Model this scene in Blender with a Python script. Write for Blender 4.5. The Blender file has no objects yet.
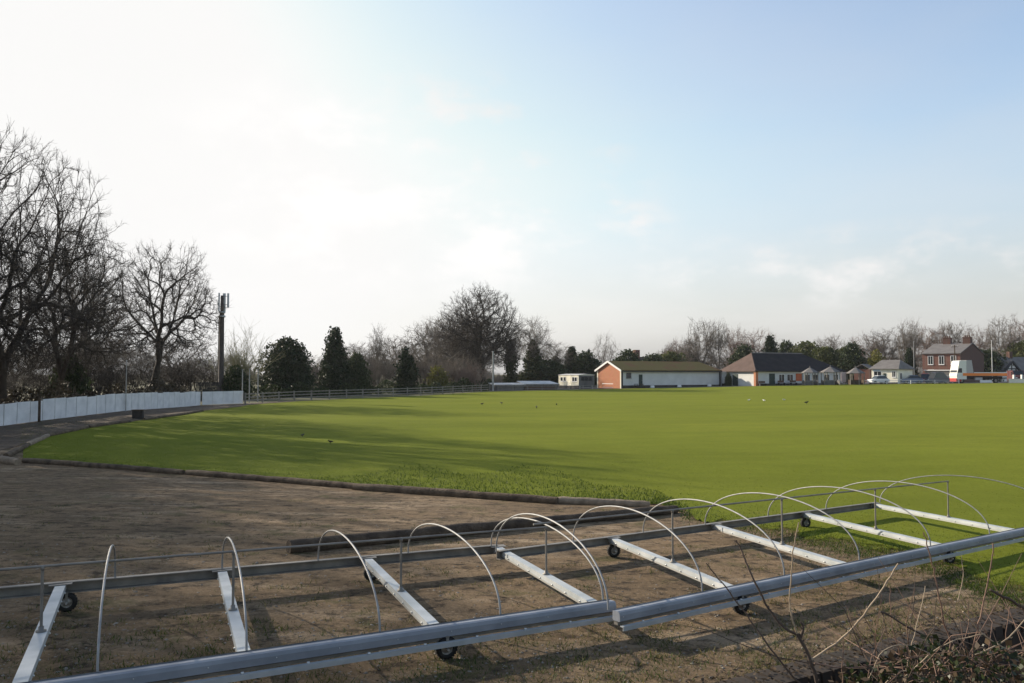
import bpy, math, random
import numpy as np
from mathutils import Vector, Matrix

R = math.radians
sc = bpy.context.scene
col = sc.collection
W, H = 1024, 683
F_PX, Y_HOR = 800.0, 374.0
CAM_Z = 2.8
PITCH = math.atan((Y_HOR - H / 2) / F_PX)
SUN_AZ, SUN_EL = R(-55), R(22.5)

# ------------------------------------------------------------------ terrain
#        px,   depth of the far edge of the ground, picture row of that edge
EDGE = [(-200, 44, 440), (0, 50, 427), (42, 54, 421), (128, 64, 411), (187, 76, 407), (244, 83, 404),
        (300, 92, 400.5), (420, 110, 395.5), (490, 128, 391.3), (600, 142, 388.9), (720, 148, 386.6),
        (840, 150, 384.3), (1024, 150, 382.8), (1200, 150, 382.0)]
EU = np.array([(e[0] - 512) / F_PX for e in EDGE])
EY = np.array([e[1] for e in EDGE], float)
EZ = np.array([CAM_Z - (e[2] - Y_HOR) * e[1] / F_PX for e in EDGE])
WA, WB = np.array([1.48, 5.3]), np.array([4.45, 6.95])
WD = (WB - WA) / np.linalg.norm(WB - WA)
WN = np.array([WD[1], -WD[0]])


def ss(a, b, x):
    t = np.clip((x - a) / (b - a), 0, 1)
    return t * t * (3 - 2 * t)


def near_plane(x, y):
    return -(0.02 * np.clip(x, -25, 25) + 0.03 * np.clip(y, -5, 40))


def g(x, y):
    x = np.asarray(x, float); y = np.asarray(y, float)
    n = near_plane(x, y)
    u = np.clip(x / np.maximum(y, 30), -1.2, 1.2)
    ye = np.interp(u, EU, EY); ze = np.interp(u, EU, EZ)
    t = np.clip((y - 25) / (ye - 25), 0, 1)
    f = -0.75 + (ze + 0.75) * t
    k = ss(18, 34, y)
    z = n * (1 - k) + f * k
    d = (x - WA[0]) * WN[0] + (y - WA[1]) * WN[1]
    bank = 0.12 + 1.08 * ss(0.8, 3.4, d)
    kb = ss(-0.02, 0.12, d - 0.15)
    return z * (1 - kb) + np.maximum(z, bank) * kb


def ray(px, py):
    d = np.array([(px - W / 2) / F_PX, 1.0, -(py - H / 2) / F_PX])
    c, s = math.cos(PITCH), math.sin(PITCH)
    return np.array([d[0], d[1] * c - d[2] * s, d[1] * s + d[2] * c])


TT = np.geomspace(1.0, 420, 700)


def hit_many(px, py, dz=0.0, fn=None):
    """the places on the ground (raised by dz) seen at picture points"""
    fn = fn or g
    px = np.atleast_1d(np.asarray(px, float)); py = np.atleast_1d(np.asarray(py, float))
    c, s = math.cos(PITCH), math.sin(PITCH)
    a, b = (px - W / 2) / F_PX, -(py - H / 2) / F_PX
    D = np.stack([a, c - b * s, s + b * c], 1)
    out = np.empty((len(px), 3))
    for k in range(0, len(px), 2000):
        d = D[k:k + 2000]
        X, Yy, Z = d[:, :1] * TT, d[:, 1:2] * TT, CAM_Z + d[:, 2:3] * TT
        below = Z < fn(X, Yy) + dz
        i = np.where(below.any(1), below.argmax(1), len(TT) - 1)
        lo, hi = TT[np.maximum(i - 1, 0)], TT[i]
        for _ in range(22):
            m = (lo + hi) / 2
            q = d * m[:, None]
            u = CAM_Z + q[:, 2] < fn(q[:, 0], q[:, 1]) + dz
            hi = np.where(u, m, hi); lo = np.where(u, lo, m)
        out[k:k + 2000] = d * hi[:, None] + np.array([0, 0, CAM_Z])
    return out


def hit(px, py, dz=0.0, fn=None):
    return hit_many(px, py, dz, fn)[0]


def at_depth(px, py, Y):
    d = ray(px, py)
    p = d * (Y / d[1])
    return np.array([p[0], p[1], CAM_Z + p[2]])


def gx(px, Y):
    """the place on the ground at a picture column and a depth"""
    x = (px - W / 2) / F_PX * Y / math.cos(PITCH) * 1.0
    return np.array([x, Y, float(g(x, Y))])


def zrow(py, Y):
    return at_depth(512, py, Y)[2]


# ------------------------------------------------------------------ helpers
class MB:
    def __init__(self):
        self.v, self.f, self.n = [], [], 0
        self.smooth = []

    def add(self, verts, faces, smooth=False):
        verts = np.asarray(verts, float).reshape(-1, 3)
        self.v.append(verts)
        for f in faces:
            self.f.append([i + self.n for i in f]); self.smooth.append(smooth)
        self.n += len(verts)

    def box(self, c, s, yaw=0.0, taper=1.0):
        hx, hy, hz = s[0] / 2, s[1] / 2, s[2] / 2
        v = np.array([(x * (taper if z > 0 else 1), y * (taper if z > 0 else 1), z) for z in (-hz, hz) for x, y in ((-hx, -hy), (hx, -hy), (hx, hy), (-hx, hy))])
        c_, s_ = math.cos(yaw), math.sin(yaw)
        v = np.stack([v[:, 0] * c_ - v[:, 1] * s_, v[:, 0] * s_ + v[:, 1] * c_, v[:, 2]], 1) + np.asarray(c)
        self.add(v, [(3, 2, 1, 0), (4, 5, 6, 7), (0, 1, 5, 4), (1, 2, 6, 5), (2, 3, 7, 6), (3, 0, 4, 7)])
        return self

    def beam(self, a, b, w, h, up=(0, 0, 1)):
        a, b = np.asarray(a, float), np.asarray(b, float)
        d = (b - a) / np.linalg.norm(b - a)
        s = np.cross(d, up); s /= np.linalg.norm(s)
        u = np.cross(s, d)
        v = [p + s * i * w / 2 + u * j * h / 2 for p in (a, b) for i, j in ((-1, -1), (1, -1), (1, 1), (-1, 1))]
        self.add(v, [(3, 2, 1, 0), (4, 5, 6, 7), (0, 1, 5, 4), (1, 2, 6, 5), (2, 3, 7, 6), (3, 0, 4, 7)])
        return self

    def tube(self, pts, r, n=8, caps=True, smooth=True):
        pts = np.asarray(pts, float)
        m = len(pts)
        rs = np.full(m, r, float) if np.isscalar(r) else np.asarray(r, float)
        rings = []
        prev = None
        for i in range(m):
            d = pts[min(i + 1, m - 1)] - pts[max(i - 1, 0)]
            d /= np.linalg.norm(d) + 1e-9
            if prev is None:
                ref = np.array([0, 0, 1.0]) if abs(d[2]) < .9 else np.array([1.0, 0, 0])
                s = np.cross(d, ref)
            else:
                s = prev - d * np.dot(prev, d)
            s /= np.linalg.norm(s) + 1e-9
            prev = s
            u = np.cross(d, s)
            a = np.arange(n) / n * 2 * math.pi
            rings.append(pts[i] + rs[i] * (np.outer(np.cos(a), s) + np.outer(np.sin(a), u)))
        v = np.concatenate(rings)
        f = [(i * n + k, i * n + (k + 1) % n, (i + 1) * n + (k + 1) % n, (i + 1) * n + k) for i in range(m - 1) for k in range(n)]
        self.add(v, f, smooth)
        if caps:
            self.add(rings[0], [tuple(range(n - 1, -1, -1))]); self.add(rings[-1], [tuple(range(n))])
        return self

    def ell(self, c, r, n=10, m=7, M=None):
        v, f = [], []
        for i in range(m + 1):
            th = math.pi * i / m
            for k in range(n):
                ph = 2 * math.pi * k / n
                v.append((r[0] * math.sin(th) * math.cos(ph), r[1] * math.sin(th) * math.sin(ph), r[2] * math.cos(th)))
        for i in range(m):
            for k in range(n):
                f.append((i * n + k, (i + 1) * n + k, (i + 1) * n + (k + 1) % n, i * n + (k + 1) % n))
        v = np.array(v)
        if M is not None: v = v @ np.asarray(M).T
        self.add(v + np.asarray(c), f, True)
        return self

    def lathe(self, c, axis, prof, n=20):
        """prof: (radius, distance along axis)"""
        axis = np.asarray(axis, float); axis /= np.linalg.norm(axis)
        ref = np.array([0, 0, 1.0]) if abs(axis[2]) < .9 else np.array([1.0, 0, 0])
        s = np.cross(axis, ref); s /= np.linalg.norm(s); u = np.cross(axis, s)
        a = np.arange(n) / n * 2 * math.pi
        v = np.concatenate([np.asarray(c) + axis * t + r * (np.outer(np.cos(a), s) + np.outer(np.sin(a), u)) for r, t in prof])
        f = [(i * n + k, i * n + (k + 1) % n, (i + 1) * n + (k + 1) % n, (i + 1) * n + k) for i in range(len(prof) - 1) for k in range(n)]
        self.add(v, f, True)
        return self

    def poly(self, pts):
        self.add(pts, [tuple(range(len(pts)))])
        return self

    def slab(self, pts, off):
        """a polygon given a thickness"""
        pts = np.asarray(pts, float); n = len(pts); off = np.asarray(off, float)
        f = [tuple(range(n - 1, -1, -1)), tuple(range(n, 2 * n))] + [(i, (i + 1) % n, n + (i + 1) % n, n + i) for i in range(n)]
        self.add(np.concatenate([pts, pts + off]), f)
        return self

    def build(self, name, mat, parent=None, loc=None):
        me = bpy.data.meshes.new(name)
        v = np.concatenate(self.v)
        o = bpy.data.objects.new(name, me)
        base = root_loc(parent) if parent is not None else (np.asarray(loc, float) if loc is not None else np.zeros(3))
        me.from_pydata((v - base).tolist(), [], self.f)
        me.polygons.foreach_set('use_smooth', self.smooth)
        me.materials.append(mat)
        me.update()
        col.objects.link(o)
        if parent is not None: o.parent = parent
        elif loc is not None: o.location = base
        return o


def root_loc(o):
    while o.parent is not None: o = o.parent
    return np.array(o.location)


def np_mesh(name, verts, quads, mat, smooth=False, attr=None):
    me = bpy.data.meshes.new(name)
    k = quads.shape[1]
    me.vertices.add(len(verts)); me.loops.add(quads.size); me.polygons.add(len(quads))
    me.vertices.foreach_set('co', verts.astype(np.float32).ravel())
    me.loops.foreach_set('vertex_index', quads.astype(np.int32).ravel())
    me.polygons.foreach_set('loop_start', np.arange(0, quads.size, k, dtype=np.int32))
    if smooth: me.polygons.foreach_set('use_smooth', np.ones(len(quads), bool))
    me.materials.append(mat)
    me.update(calc_edges=True); me.validate()
    return me


def link(name, me, parent=None, loc=(0, 0, 0)):
    o = bpy.data.objects.new(name, me)
    col.objects.link(o)
    o.location = loc
    if parent is not None: o.parent = parent
    return o


def tag(o, label=None, cat=None, group=None, kind=None):
    if label: o['label'] = label
    if cat: o['category'] = cat
    if group: o['group'] = group
    if kind: o['kind'] = kind
    return o


def thing(name, loc, label, cat, group=None):
    o = bpy.data.objects.new(name, None)
    o.empty_display_size = .3
    col.objects.link(o)
    o.location = [float(c) for c in loc]
    return tag(o, label, cat, group)


def copy_thing(src, loc, rz=0.0, scale=(1, 1, 1), label=None, cat=None, group=None):
    r = src.copy(); col.objects.link(r)
    for k in ('label', 'category', 'group'):
        if k in r: del r[k]
    r.location = [float(c) for c in loc]; r.rotation_euler = (0, 0, rz); r.scale = scale
    tag(r, label, cat, group)
    for ch in src.children:
        c = ch.copy(); col.objects.link(c); c.parent = r
        for gch in ch.children:
            d = gch.copy(); col.objects.link(d); d.parent = c
    return r


# ------------------------------------------------------------------ materials
def mat(name, c1, c2=None, scale=4.0, rough=.8, bump=0.0, bscale=None, metal=0.0, detail=6.0, stretch=None, spec=.3, c3=None, trans=0.0):
    m = bpy.data.materials.new(name); m.use_nodes = True
    nt = m.node_tree; N, L = nt.nodes, nt.links
    b = N['Principled BSDF']
    b.inputs['Roughness'].default_value = rough
    b.inputs['Metallic'].default_value = metal
    b.inputs['Specular IOR Level'].default_value = spec
    b.inputs['Base Color'].default_value = (*c1, 1)
    tc = N.new('ShaderNodeTexCoord'); src = tc.outputs['Object']
    if stretch:
        mp = N.new('ShaderNodeMapping'); mp.inputs['Scale'].default_value = stretch
        L.new(src, mp.inputs['Vector']); src = mp.outputs['Vector']
    if c2 is not None:
        no = N.new('ShaderNodeTexNoise'); no.inputs['Scale'].default_value = scale; no.inputs['Detail'].default_value = detail
        L.new(src, no.inputs['Vector'])
        cr = N.new('ShaderNodeValToRGB')
        cr.color_ramp.elements[0].position = .32; cr.color_ramp.elements[0].color = (*c1, 1)
        cr.color_ramp.elements[1].position = .68; cr.color_ramp.elements[1].color = (*c2, 1)
        if c3 is not None:
            e = cr.color_ramp.elements.new(.5); e.color = (*c3, 1)
        L.new(no.outputs['Fac'], cr.inputs['Fac']); L.new(cr.outputs['Color'], b.inputs['Base Color'])
    if bump:
        nb = N.new('ShaderNodeTexNoise'); nb.inputs['Scale'].default_value = bscale or scale * 3; nb.inputs['Detail'].default_value = 8
        L.new(src, nb.inputs['Vector'])
        bp = N.new('ShaderNodeBump'); bp.inputs['Strength'].default_value = bump; bp.inputs['Distance'].default_value = .05
        L.new(nb.outputs['Fac'], bp.inputs['Height']); L.new(bp.outputs['Normal'], b.inputs['Normal'])
    if trans:
        tr = N.new('ShaderNodeBsdfTranslucent'); mx = N.new('ShaderNodeMixShader'); mx.inputs['Fac'].default_value = trans
        if c2 is not None: L.new(cr.outputs['Color'], tr.inputs['Color'])
        else: tr.inputs['Color'].default_value = (*c1, 1)
        L.new(b.outputs[0], mx.inputs[1]); L.new(tr.outputs[0], mx.inputs[2]); L.new(mx.outputs[0], N['Material Output'].inputs['Surface'])
    return m


def brick_mat(name, c1, c2, mortar, bw=.22, bh=.07, rough=.9):
    m = bpy.data.materials.new(name); m.use_nodes = True
    nt = m.node_tree; N, L = nt.nodes, nt.links
    b = N['Principled BSDF']; b.inputs['Roughness'].default_value = rough
    ge = N.new('ShaderNodeNewGeometry'); tc = N.new('ShaderNodeTexCoord')
    sx = N.new('ShaderNodeSeparateXYZ'); L.new(tc.outputs['Object'], sx.inputs[0])
    ad = N.new('ShaderNodeMath'); ad.operation = 'ADD'
    L.new(sx.outputs[0], ad.inputs[0]); L.new(sx.outputs[1], ad.inputs[1])
    cx = N.new('ShaderNodeCombineXYZ'); L.new(ad.outputs[0], cx.inputs[0]); L.new(sx.outputs[2], cx.inputs[1])
    br = N.new('ShaderNodeTexBrick')
    br.inputs['Scale'].default_value = 1; br.inputs['Brick Width'].default_value = bw; br.inputs['Row Height'].default_value = bh
    br.inputs['Mortar Size'].default_value = .008
    br.inputs['Color1'].default_value = (*c1, 1); br.inputs['Color2'].default_value = (*c2, 1); br.inputs['Mortar'].default_value = (*mortar, 1)
    L.new(cx.outputs[0], br.inputs['Vector'])
    no = N.new('ShaderNodeTexNoise'); no.inputs['Scale'].default_value = 1.3; no.inputs['Detail'].default_value = 6
    L.new(tc.outputs['Object'], no.inputs['Vector'])
    mx = N.new('ShaderNodeMix'); mx.data_type = 'RGBA'; mx.blend_type = 'MULTIPLY'; mx.inputs['Factor'].default_value = .22
    L.new(br.outputs['Color'], mx.inputs['A']); L.new(no.outputs['Color'], mx.inputs['B'])
    cr = N.new('ShaderNodeHueSaturation'); cr.inputs['Value'].default_value = 1.25
    L.new(mx.outputs['Result'], cr.inputs['Color']); L.new(cr.outputs[0], b.inputs['Base Color'])
    return m


def leaf_mat(name, c1, c2, trans=.25, rough=.6):
    m = bpy.data.materials.new(name); m.use_nodes = True
    nt = m.node_tree; N, L = nt.nodes, nt.links
    b = N['Principled BSDF']; b.inputs['Roughness'].default_value = rough; b.inputs['Specular IOR Level'].default_value = .2
    ge = N.new('ShaderNodeNewGeometry')
    cr = N.new('ShaderNodeValToRGB'); cr.color_ramp.elements[0].color = (*c1, 1); cr.color_ramp.elements[1].color = (*c2, 1)
    L.new(ge.outputs['Random Per Island'], cr.inputs['Fac'])
    L.new(cr.outputs['Color'], b.inputs['Base Color'])
    tr = N.new('ShaderNodeBsdfTranslucent'); L.new(cr.outputs['Color'], tr.inputs['Color'])
    mx = N.new('ShaderNodeMixShader'); mx.inputs['Fac'].default_value = trans
    L.new(b.outputs[0], mx.inputs[1]); L.new(tr.outputs[0], mx.inputs[2]); L.new(mx.outputs[0], N['Material Output'].inputs['Surface'])
    return m


def glass_mat(name):
    return mat(name, (.02, .025, .03), rough=.08, spec=.6)


def field_mat():
    m = bpy.data.materials.new('mown_grass'); m.use_nodes = True
    nt = m.node_tree; N, L = nt.nodes, nt.links
    b = N['Principled BSDF']; b.inputs['Roughness'].default_value = .9; b.inputs['Specular IOR Level'].default_value = .03
    b.inputs['Sheen Weight'].default_value = .11; b.inputs['Sheen Roughness'].default_value = .5; b.inputs['Sheen Tint'].default_value = (.8, .75, .1, 1)
    tc = N.new('ShaderNodeTexCoord')

    def noise(scale, stretch, detail=6, rough=.6):
        mp = N.new('ShaderNodeMapping'); mp.inputs['Scale'].default_value = stretch
        L.new(tc.outputs['Object'], mp.inputs['Vector'])
        n = N.new('ShaderNodeTexNoise'); n.inputs['Scale'].default_value = scale; n.inputs['Detail'].default_value = detail; n.inputs['Roughness'].default_value = rough
        L.new(mp.outputs['Vector'], n.inputs['Vector'])
        return n.outputs['Fac']

    def ramp(fac, p0, c0, p1, c1):
        r = N.new('ShaderNodeValToRGB'); r.color_ramp.elements[0].position = p0; r.color_ramp.elements[0].color = (*c0, 1)
        r.color_ramp.elements[1].position = p1; r.color_ramp.elements[1].color = (*c1, 1)
        L.new(fac, r.inputs['Fac']); return r.outputs['Color']

    def mix(f, a, bb, mode='MIX'):
        x = N.new('ShaderNodeMix'); x.data_type = 'RGBA'; x.blend_type = mode
        if isinstance(f, float): x.inputs['Factor'].default_value = f
        else: L.new(f, x.inputs['Factor'])
        L.new(a, x.inputs['A']); L.new(bb, x.inputs['B'])
        return x.outputs['Result']
    big = ramp(noise(.05, (1, 2.2, 1)), .3, GRASS_A, .7, GRASS_B)
    band = ramp(noise(.1, (.35, 1.6, 1), 4), .35, (.83, .87, .84), .65, (1.13, 1.1, 1.08))
    c = mix(1.0, big, band, 'MULTIPLY')
    fine = ramp(noise(9.0, (1, 1, 1), 7, .85), .28, (.5, .54, .45), .72, (1.45, 1.4, 1.35))
    c = mix(.8, c, mix(1.0, c, fine, 'MULTIPLY'))
    mid = ramp(noise(.55, (.7, 1.5, 1), 8, .7), .3, (.8, .86, .78), .7, (1.18, 1.12, 1.1))
    c = mix(1.0, c, mid, 'MULTIPLY')
    worn = ramp(noise(.35, (.5, 1.6, 1), 8, .65), .6, (0, 0, 0), .8, (1, 1, 1))
    y = N.new('ShaderNodeRGB'); y.outputs[0].default_value = (.13, .11, .032, 1)
    wf = N.new('ShaderNodeMath'); wf.operation = 'MULTIPLY'; wf.inputs[1].default_value = .55
    L.new(worn, wf.inputs[0])
    c = mix(wf.outputs[0], c, y.outputs[0])
    L.new(c, b.inputs['Base Color'])
    bp = N.new('ShaderNodeBump'); bp.inputs['Strength'].default_value = .55; bp.inputs['Distance'].default_value = .03
    L.new(noise(28.0, (1, 1, 1), 5, .8), bp.inputs['Height']); L.new(bp.outputs['Normal'], b.inputs['Normal'])
    # the ragged edge where the turf thins out over the bare earth
    at = N.new('ShaderNodeAttribute'); at.attribute_name = 'edge'
    nz = noise(3.2, (1, 1, 1), 8, .7)
    sb = N.new('ShaderNodeMath'); sb.operation = 'SUBTRACT'; L.new(at.outputs['Fac'], sb.inputs[0]); L.new(nz, sb.inputs[1])
    mr = N.new('ShaderNodeMapRange'); mr.inputs[1].default_value = -.2; mr.inputs[2].default_value = .08; L.new(sb.outputs[0], mr.inputs[0])
    tp = N.new('ShaderNodeBsdfTransparent'); ms = N.new('ShaderNodeMixShader')
    L.new(mr.outputs[0], ms.inputs['Fac']); L.new(tp.outputs[0], ms.inputs[1]); L.new(b.outputs[0], ms.inputs[2])
    L.new(ms.outputs[0], N['Material Output'].inputs['Surface'])
    return m


def dirt_mat(name, a, bcol, dark, dust):
    m = bpy.data.materials.new(name); m.use_nodes = True
    nt = m.node_tree; N, L = nt.nodes, nt.links
    b = N['Principled BSDF']; b.inputs['Roughness'].default_value = .95; b.inputs['Specular IOR Level'].default_value = .15
    tc = N.new('ShaderNodeTexCoord')

    def noise(scale, stretch=(1, 1, 1), detail=8, rough=.6, rot=0.0):
        mp = N.new('ShaderNodeMapping'); mp.inputs['Scale'].default_value = stretch; mp.inputs['Rotation'].default_value = (0, 0, rot)
        L.new(tc.outputs['Object'], mp.inputs['Vector'])
        n = N.new('ShaderNodeTexNoise'); n.inputs['Scale'].default_value = scale; n.inputs['Detail'].default_value = detail; n.inputs['Roughness'].default_value = rough
        L.new(mp.outputs['Vector'], n.inputs['Vector'])
        return n.outputs['Fac']

    def mixc(fac, p0, p1, A, B):
        r = N.new('ShaderNodeMapRange'); r.inputs[1].default_value = p0; r.inputs[2].default_value = p1
        L.new(fac, r.inputs[0])
        x = N.new('ShaderNodeMix'); x.data_type = 'RGBA'
        L.new(r.outputs[0], x.inputs['Factor'])
        for s, v in (('A', A), ('B', B)):
            if isinstance(v, tuple): x.inputs[s].default_value = (*v, 1)
            else: L.new(v, x.inputs[s])
        return x.outputs['Result']
    c = mixc(noise(.45, (1, 1, 1)), .38, .62, a, bcol)
    c = mixc(noise(.9, (.35, 1.6, 1), rot=R(-25)), .5, .68, c, dust)
    c = mixc(noise(1.7, (.5, 1.5, 1), rot=R(-25)), .56, .72, c, dark)
    c = mixc(noise(3.4, (1, 1.2, 1), rough=.75), .5, .62, c, dark)
    c = mixc(noise(7.5, rough=.7), .6, .72, c, dust)
    c = mixc(noise(.8, rough=.75), .56, .7, c, (.085, .085, .03))
    c2 = mixc(noise(18, rough=.85), .28, .72, (.4, .38, .36), (1.55, 1.55, 1.55))
    x = N.new('ShaderNodeMix'); x.data_type = 'RGBA'; x.blend_type = 'MULTIPLY'; x.inputs['Factor'].default_value = .85
    L.new(c, x.inputs['A']); L.new(c2, x.inputs['B'])
    L.new(x.outputs['Result'], b.inputs['Base Color'])
    bp = N.new('ShaderNodeBump'); bp.inputs['Strength'].default_value = 1.0; bp.inputs['Distance'].default_value = .13
    L.new(noise(4, detail=14, rough=.78), bp.inputs['Height']); L.new(bp.outputs['Normal'], b.inputs['Normal'])
    return m


GRASS_A, GRASS_B = (.066, .098, .012), (.096, .124, .018)
M = {}
M['field'] = field_mat()
M['dirt'] = dirt_mat('bare_earth', (.245, .174, .106), (.175, .125, .077), (.056, .041, .028), (.36, .275, .185))
M['path'] = dirt_mat('path_earth', (.165, .125, .092), (.125, .096, .07), (.075, .058, .045), (.21, .165, .13))
M['far_ground'] = mat('rough_ground', (.05, .062, .02), (.11, .095, .05), .15, .95, .4, 2)
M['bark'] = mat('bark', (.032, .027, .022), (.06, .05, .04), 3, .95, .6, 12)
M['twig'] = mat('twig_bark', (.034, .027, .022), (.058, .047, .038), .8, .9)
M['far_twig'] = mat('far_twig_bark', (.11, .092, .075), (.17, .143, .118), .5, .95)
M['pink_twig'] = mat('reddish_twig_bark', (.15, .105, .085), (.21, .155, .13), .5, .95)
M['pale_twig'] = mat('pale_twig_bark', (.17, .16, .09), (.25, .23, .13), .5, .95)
M['conifer'] = leaf_mat('conifer_needles', (.016, .026, .014), (.04, .058, .026), .15)
M['holly'] = leaf_mat('dark_evergreen_leaf', (.022, .034, .016), (.06, .078, .03), .2)
M['ivy'] = leaf_mat('ivy_leaf', (.022, .034, .014), (.055, .075, .025), .2)
M['greenbush'] = leaf_mat('olive_leaf', (.05, .062, .022), (.11, .12, .042), .3)
M['limebush'] = leaf_mat('yellow_green_leaf', (.12, .12, .03), (.22, .2, .05), .4)
M['grass_blade'] = leaf_mat('grass_blade', (.028, .056, .008), (.062, .092, .014), .25)
M['turf_blade'] = leaf_mat('turf_blade', (.06, .085, .006), (.15, .165, .02), .4)
M['dry_grass'] = leaf_mat('dry_grass_blade', (.1, .1, .03), (.22, .18, .08), .4)
M['white_paint'] = mat('white_painted_boards', (.58, .585, .6), (.74, .74, .75), 1.6, .75)
M['post_paint'] = mat('weathered_pale_timber', (.17, .155, .135), (.27, .25, .22), 3, .85)
M['rail_white'] = mat('white_rail_paint', (.6, .6, .58), (.75, .75, .72), 3, .7)
M['galv'] = mat('galvanised_steel', (.2, .218, .25), (.3, .32, .355), 2.5, .6, .05, 30, metal=.25, stretch=(1, 1, 1))
M['galv_light'] = mat('bright_galvanised_steel', (.36, .39, .4), (.52, .54, .55), 3, .55, .05, 40, metal=.3)
M['galv_dark'] = mat('dull_galvanised_steel', (.16, .15, .14), (.27, .25, .22), 4, .6, .08, 30, metal=.4)
M['pipe'] = mat('galvanised_pipe', (.24, .24, .24), (.34, .34, .335), 8, .6, 0, metal=.3)
M['bolt'] = mat('zinc_bolt', (.62, .62, .6), rough=.4, metal=.7)
M['rubber'] = mat('tyre_rubber', (.018, .017, .016), (.03, .028, .026), 9, .8, .2, 40)
M['rim'] = mat('wheel_rim', (.32, .31, .29), (.2, .17, .14), 30, .5, metal=.4)
M['log'] = mat('weathered_log', (.055, .038, .026), (.15, .11, .074), 3, .95, .8, 14, stretch=(1, 1, 1))
M['log_pale'] = mat('pale_log', (.17, .13, .09), (.28, .22, .16), 5, .95, .6, 14)
M['log_dark'] = mat('dark_log', (.045, .032, .023), (.11, .08, .055), 3, .95, .9, 14)
M['stone'] = mat('loose_stone', (.15, .13, .11), (.3, .27, .235), 3, .9)
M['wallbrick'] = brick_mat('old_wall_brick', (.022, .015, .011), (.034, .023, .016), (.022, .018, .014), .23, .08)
M['orange_brick'] = brick_mat('orange_brick', (.34, .108, .042), (.39, .135, .058), (.34, .21, .14))
M['red_brick'] = brick_mat('red_brick', (.14, .055, .04), (.175, .073, .052), (.15, .11, .09))
M['dark_and_shaded_brick'] = brick_mat('dark_red_and_shaded_brick', (.075, .034, .026), (.1, .045, .034), (.09, .065, .052))  # dark brick of the chimneys; on the house gable it paints in shade
M['render_white'] = mat('white_render', (.54, .54, .52), (.62, .62, .6), .7, .85)
M['render_cream'] = mat('cream_render', (.76, .72, .58), (.84, .8, .67), .7, .85)
M['plinth'] = mat('dark_plinth', (.04, .035, .033), (.07, .06, .055), 1, .9)
M['moss_roof'] = mat('mossy_roof', (.135, .1, .03), (.16, .08, .035), .35, .95, .3, 5, c3=(.14, .105, .03))
M['dark_roof'] = mat('dark_slate_roof', (.02, .019, .022), (.032, .03, .032), .8, .9, .3, 5, spec=.1)
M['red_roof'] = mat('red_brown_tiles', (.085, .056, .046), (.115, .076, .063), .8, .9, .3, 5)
M['grey_roof'] = mat('grey_slate', (.125, .115, .11), (.175, .163, .155), .8, .85, .3, 5)
M['felt'] = mat('pale_roof_felt', (.5, .5, .49), (.62, .61, .59), .8, .85)
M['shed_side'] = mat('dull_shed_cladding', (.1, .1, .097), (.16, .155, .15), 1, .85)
M['shed_brown'] = mat('brown_shed_boards', (.1, .06, .045), (.15, .095, .07), 1, .9)
M['trim_white'] = mat('white_trim', (.78, .77, .74), rough=.6)
M['trim_dark'] = mat('dark_trim', (.03, .03, .034), rough=.6)
M['door_dark'] = mat('dark_green_door', (.02, .04, .035), rough=.5)
M['orange_board'] = mat('orange_red_board', (.5, .11, .04), (.56, .14, .05), 2, .6)
M['pink_board'] = mat('pale_pink_board', (.55, .42, .42), (.62, .5, .5), 2, .8)
M['sky_board'] = mat('pale_blue_board', (.42, .55, .68), (.5, .62, .72), 2, .7)
M['glass'] = glass_mat('window_glass')
M['mast_dark'] = mat('mast_pole_paint', (.045, .038, .033), (.075, .06, .05), 2, .8)
M['antenna'] = mat('antenna_grey', (.42, .44, .45), (.5, .52, .53), 2, .6)
M['concrete'] = mat('pale_concrete', (.32, .31, .29), (.42, .4, .37), 2, .9)
M['pole_grey'] = mat('grey_pole', (.26, .26, .25), (.36, .35, .34), 2, .7)
M['car_white'] = mat('white_car_paint', (.75, .75, .75), rough=.25, spec=.6)
M['car_silver'] = mat('silver_car_paint', (.3, .32, .36), rough=.25, metal=.5)
M['car_dark'] = mat('dark_blue_car_paint', (.035, .04, .065), rough=.22, spec=.6)
M['car_blue'] = mat('blue_grey_car_paint', (.12, .16, .25), rough=.25, spec=.6)
M['car_red'] = mat('red_car_paint', (.45, .06, .05), rough=.25, spec=.6)
M['lorry_white'] = mat('cream_cab_paint', (.72, .72, .66), rough=.35, spec=.5)
M['lorry_grey'] = mat('grey_headboard', (.42, .4, .4), rough=.6)
M['lorry_orange'] = mat('orange_side_board', (.85, .24, .05), rough=.5)
M['lorry_red'] = mat('red_bumper', (.5, .04, .025), rough=.4)
M['maroon'] = mat('maroon_paint', (.085, .03, .032), (.12, .045, .045), 3, .6)
M['crow'] = mat('black_feathers', (.012, .012, .014), rough=.5)
M['gull'] = mat('white_feathers', (.75, .75, .74), rough=.7)
M['lamp_red'] = mat('red_lens', (.4, .02, .02), rough=.2)
M['lamp_clear'] = mat('headlamp_lens', (.6, .62, .64), rough=.1)
M['bin'] = mat('dark_bin_boards', (.03, .026, .022), (.055, .045, .038), 3, .9)
M['cane'] = mat('bramble_cane', (.13, .075, .055), (.22, .14, .1), 6, .7)
M['cane_pale'] = mat('pale_cane', (.3, .23, .16), (.4, .32, .23), 6, .8)
M['cane_dark'] = mat('dark_branch', (.055, .04, .032), (.1, .075, .06), 6, .9)
M['leaf_litter'] = leaf_mat('bramble_leaf', (.014, .02, .008), (.045, .06, .022), .3, .4)
M['dead_leaf'] = leaf_mat('dead_leaf', (.04, .027, .017), (.1, .068, .04), .2)

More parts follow.
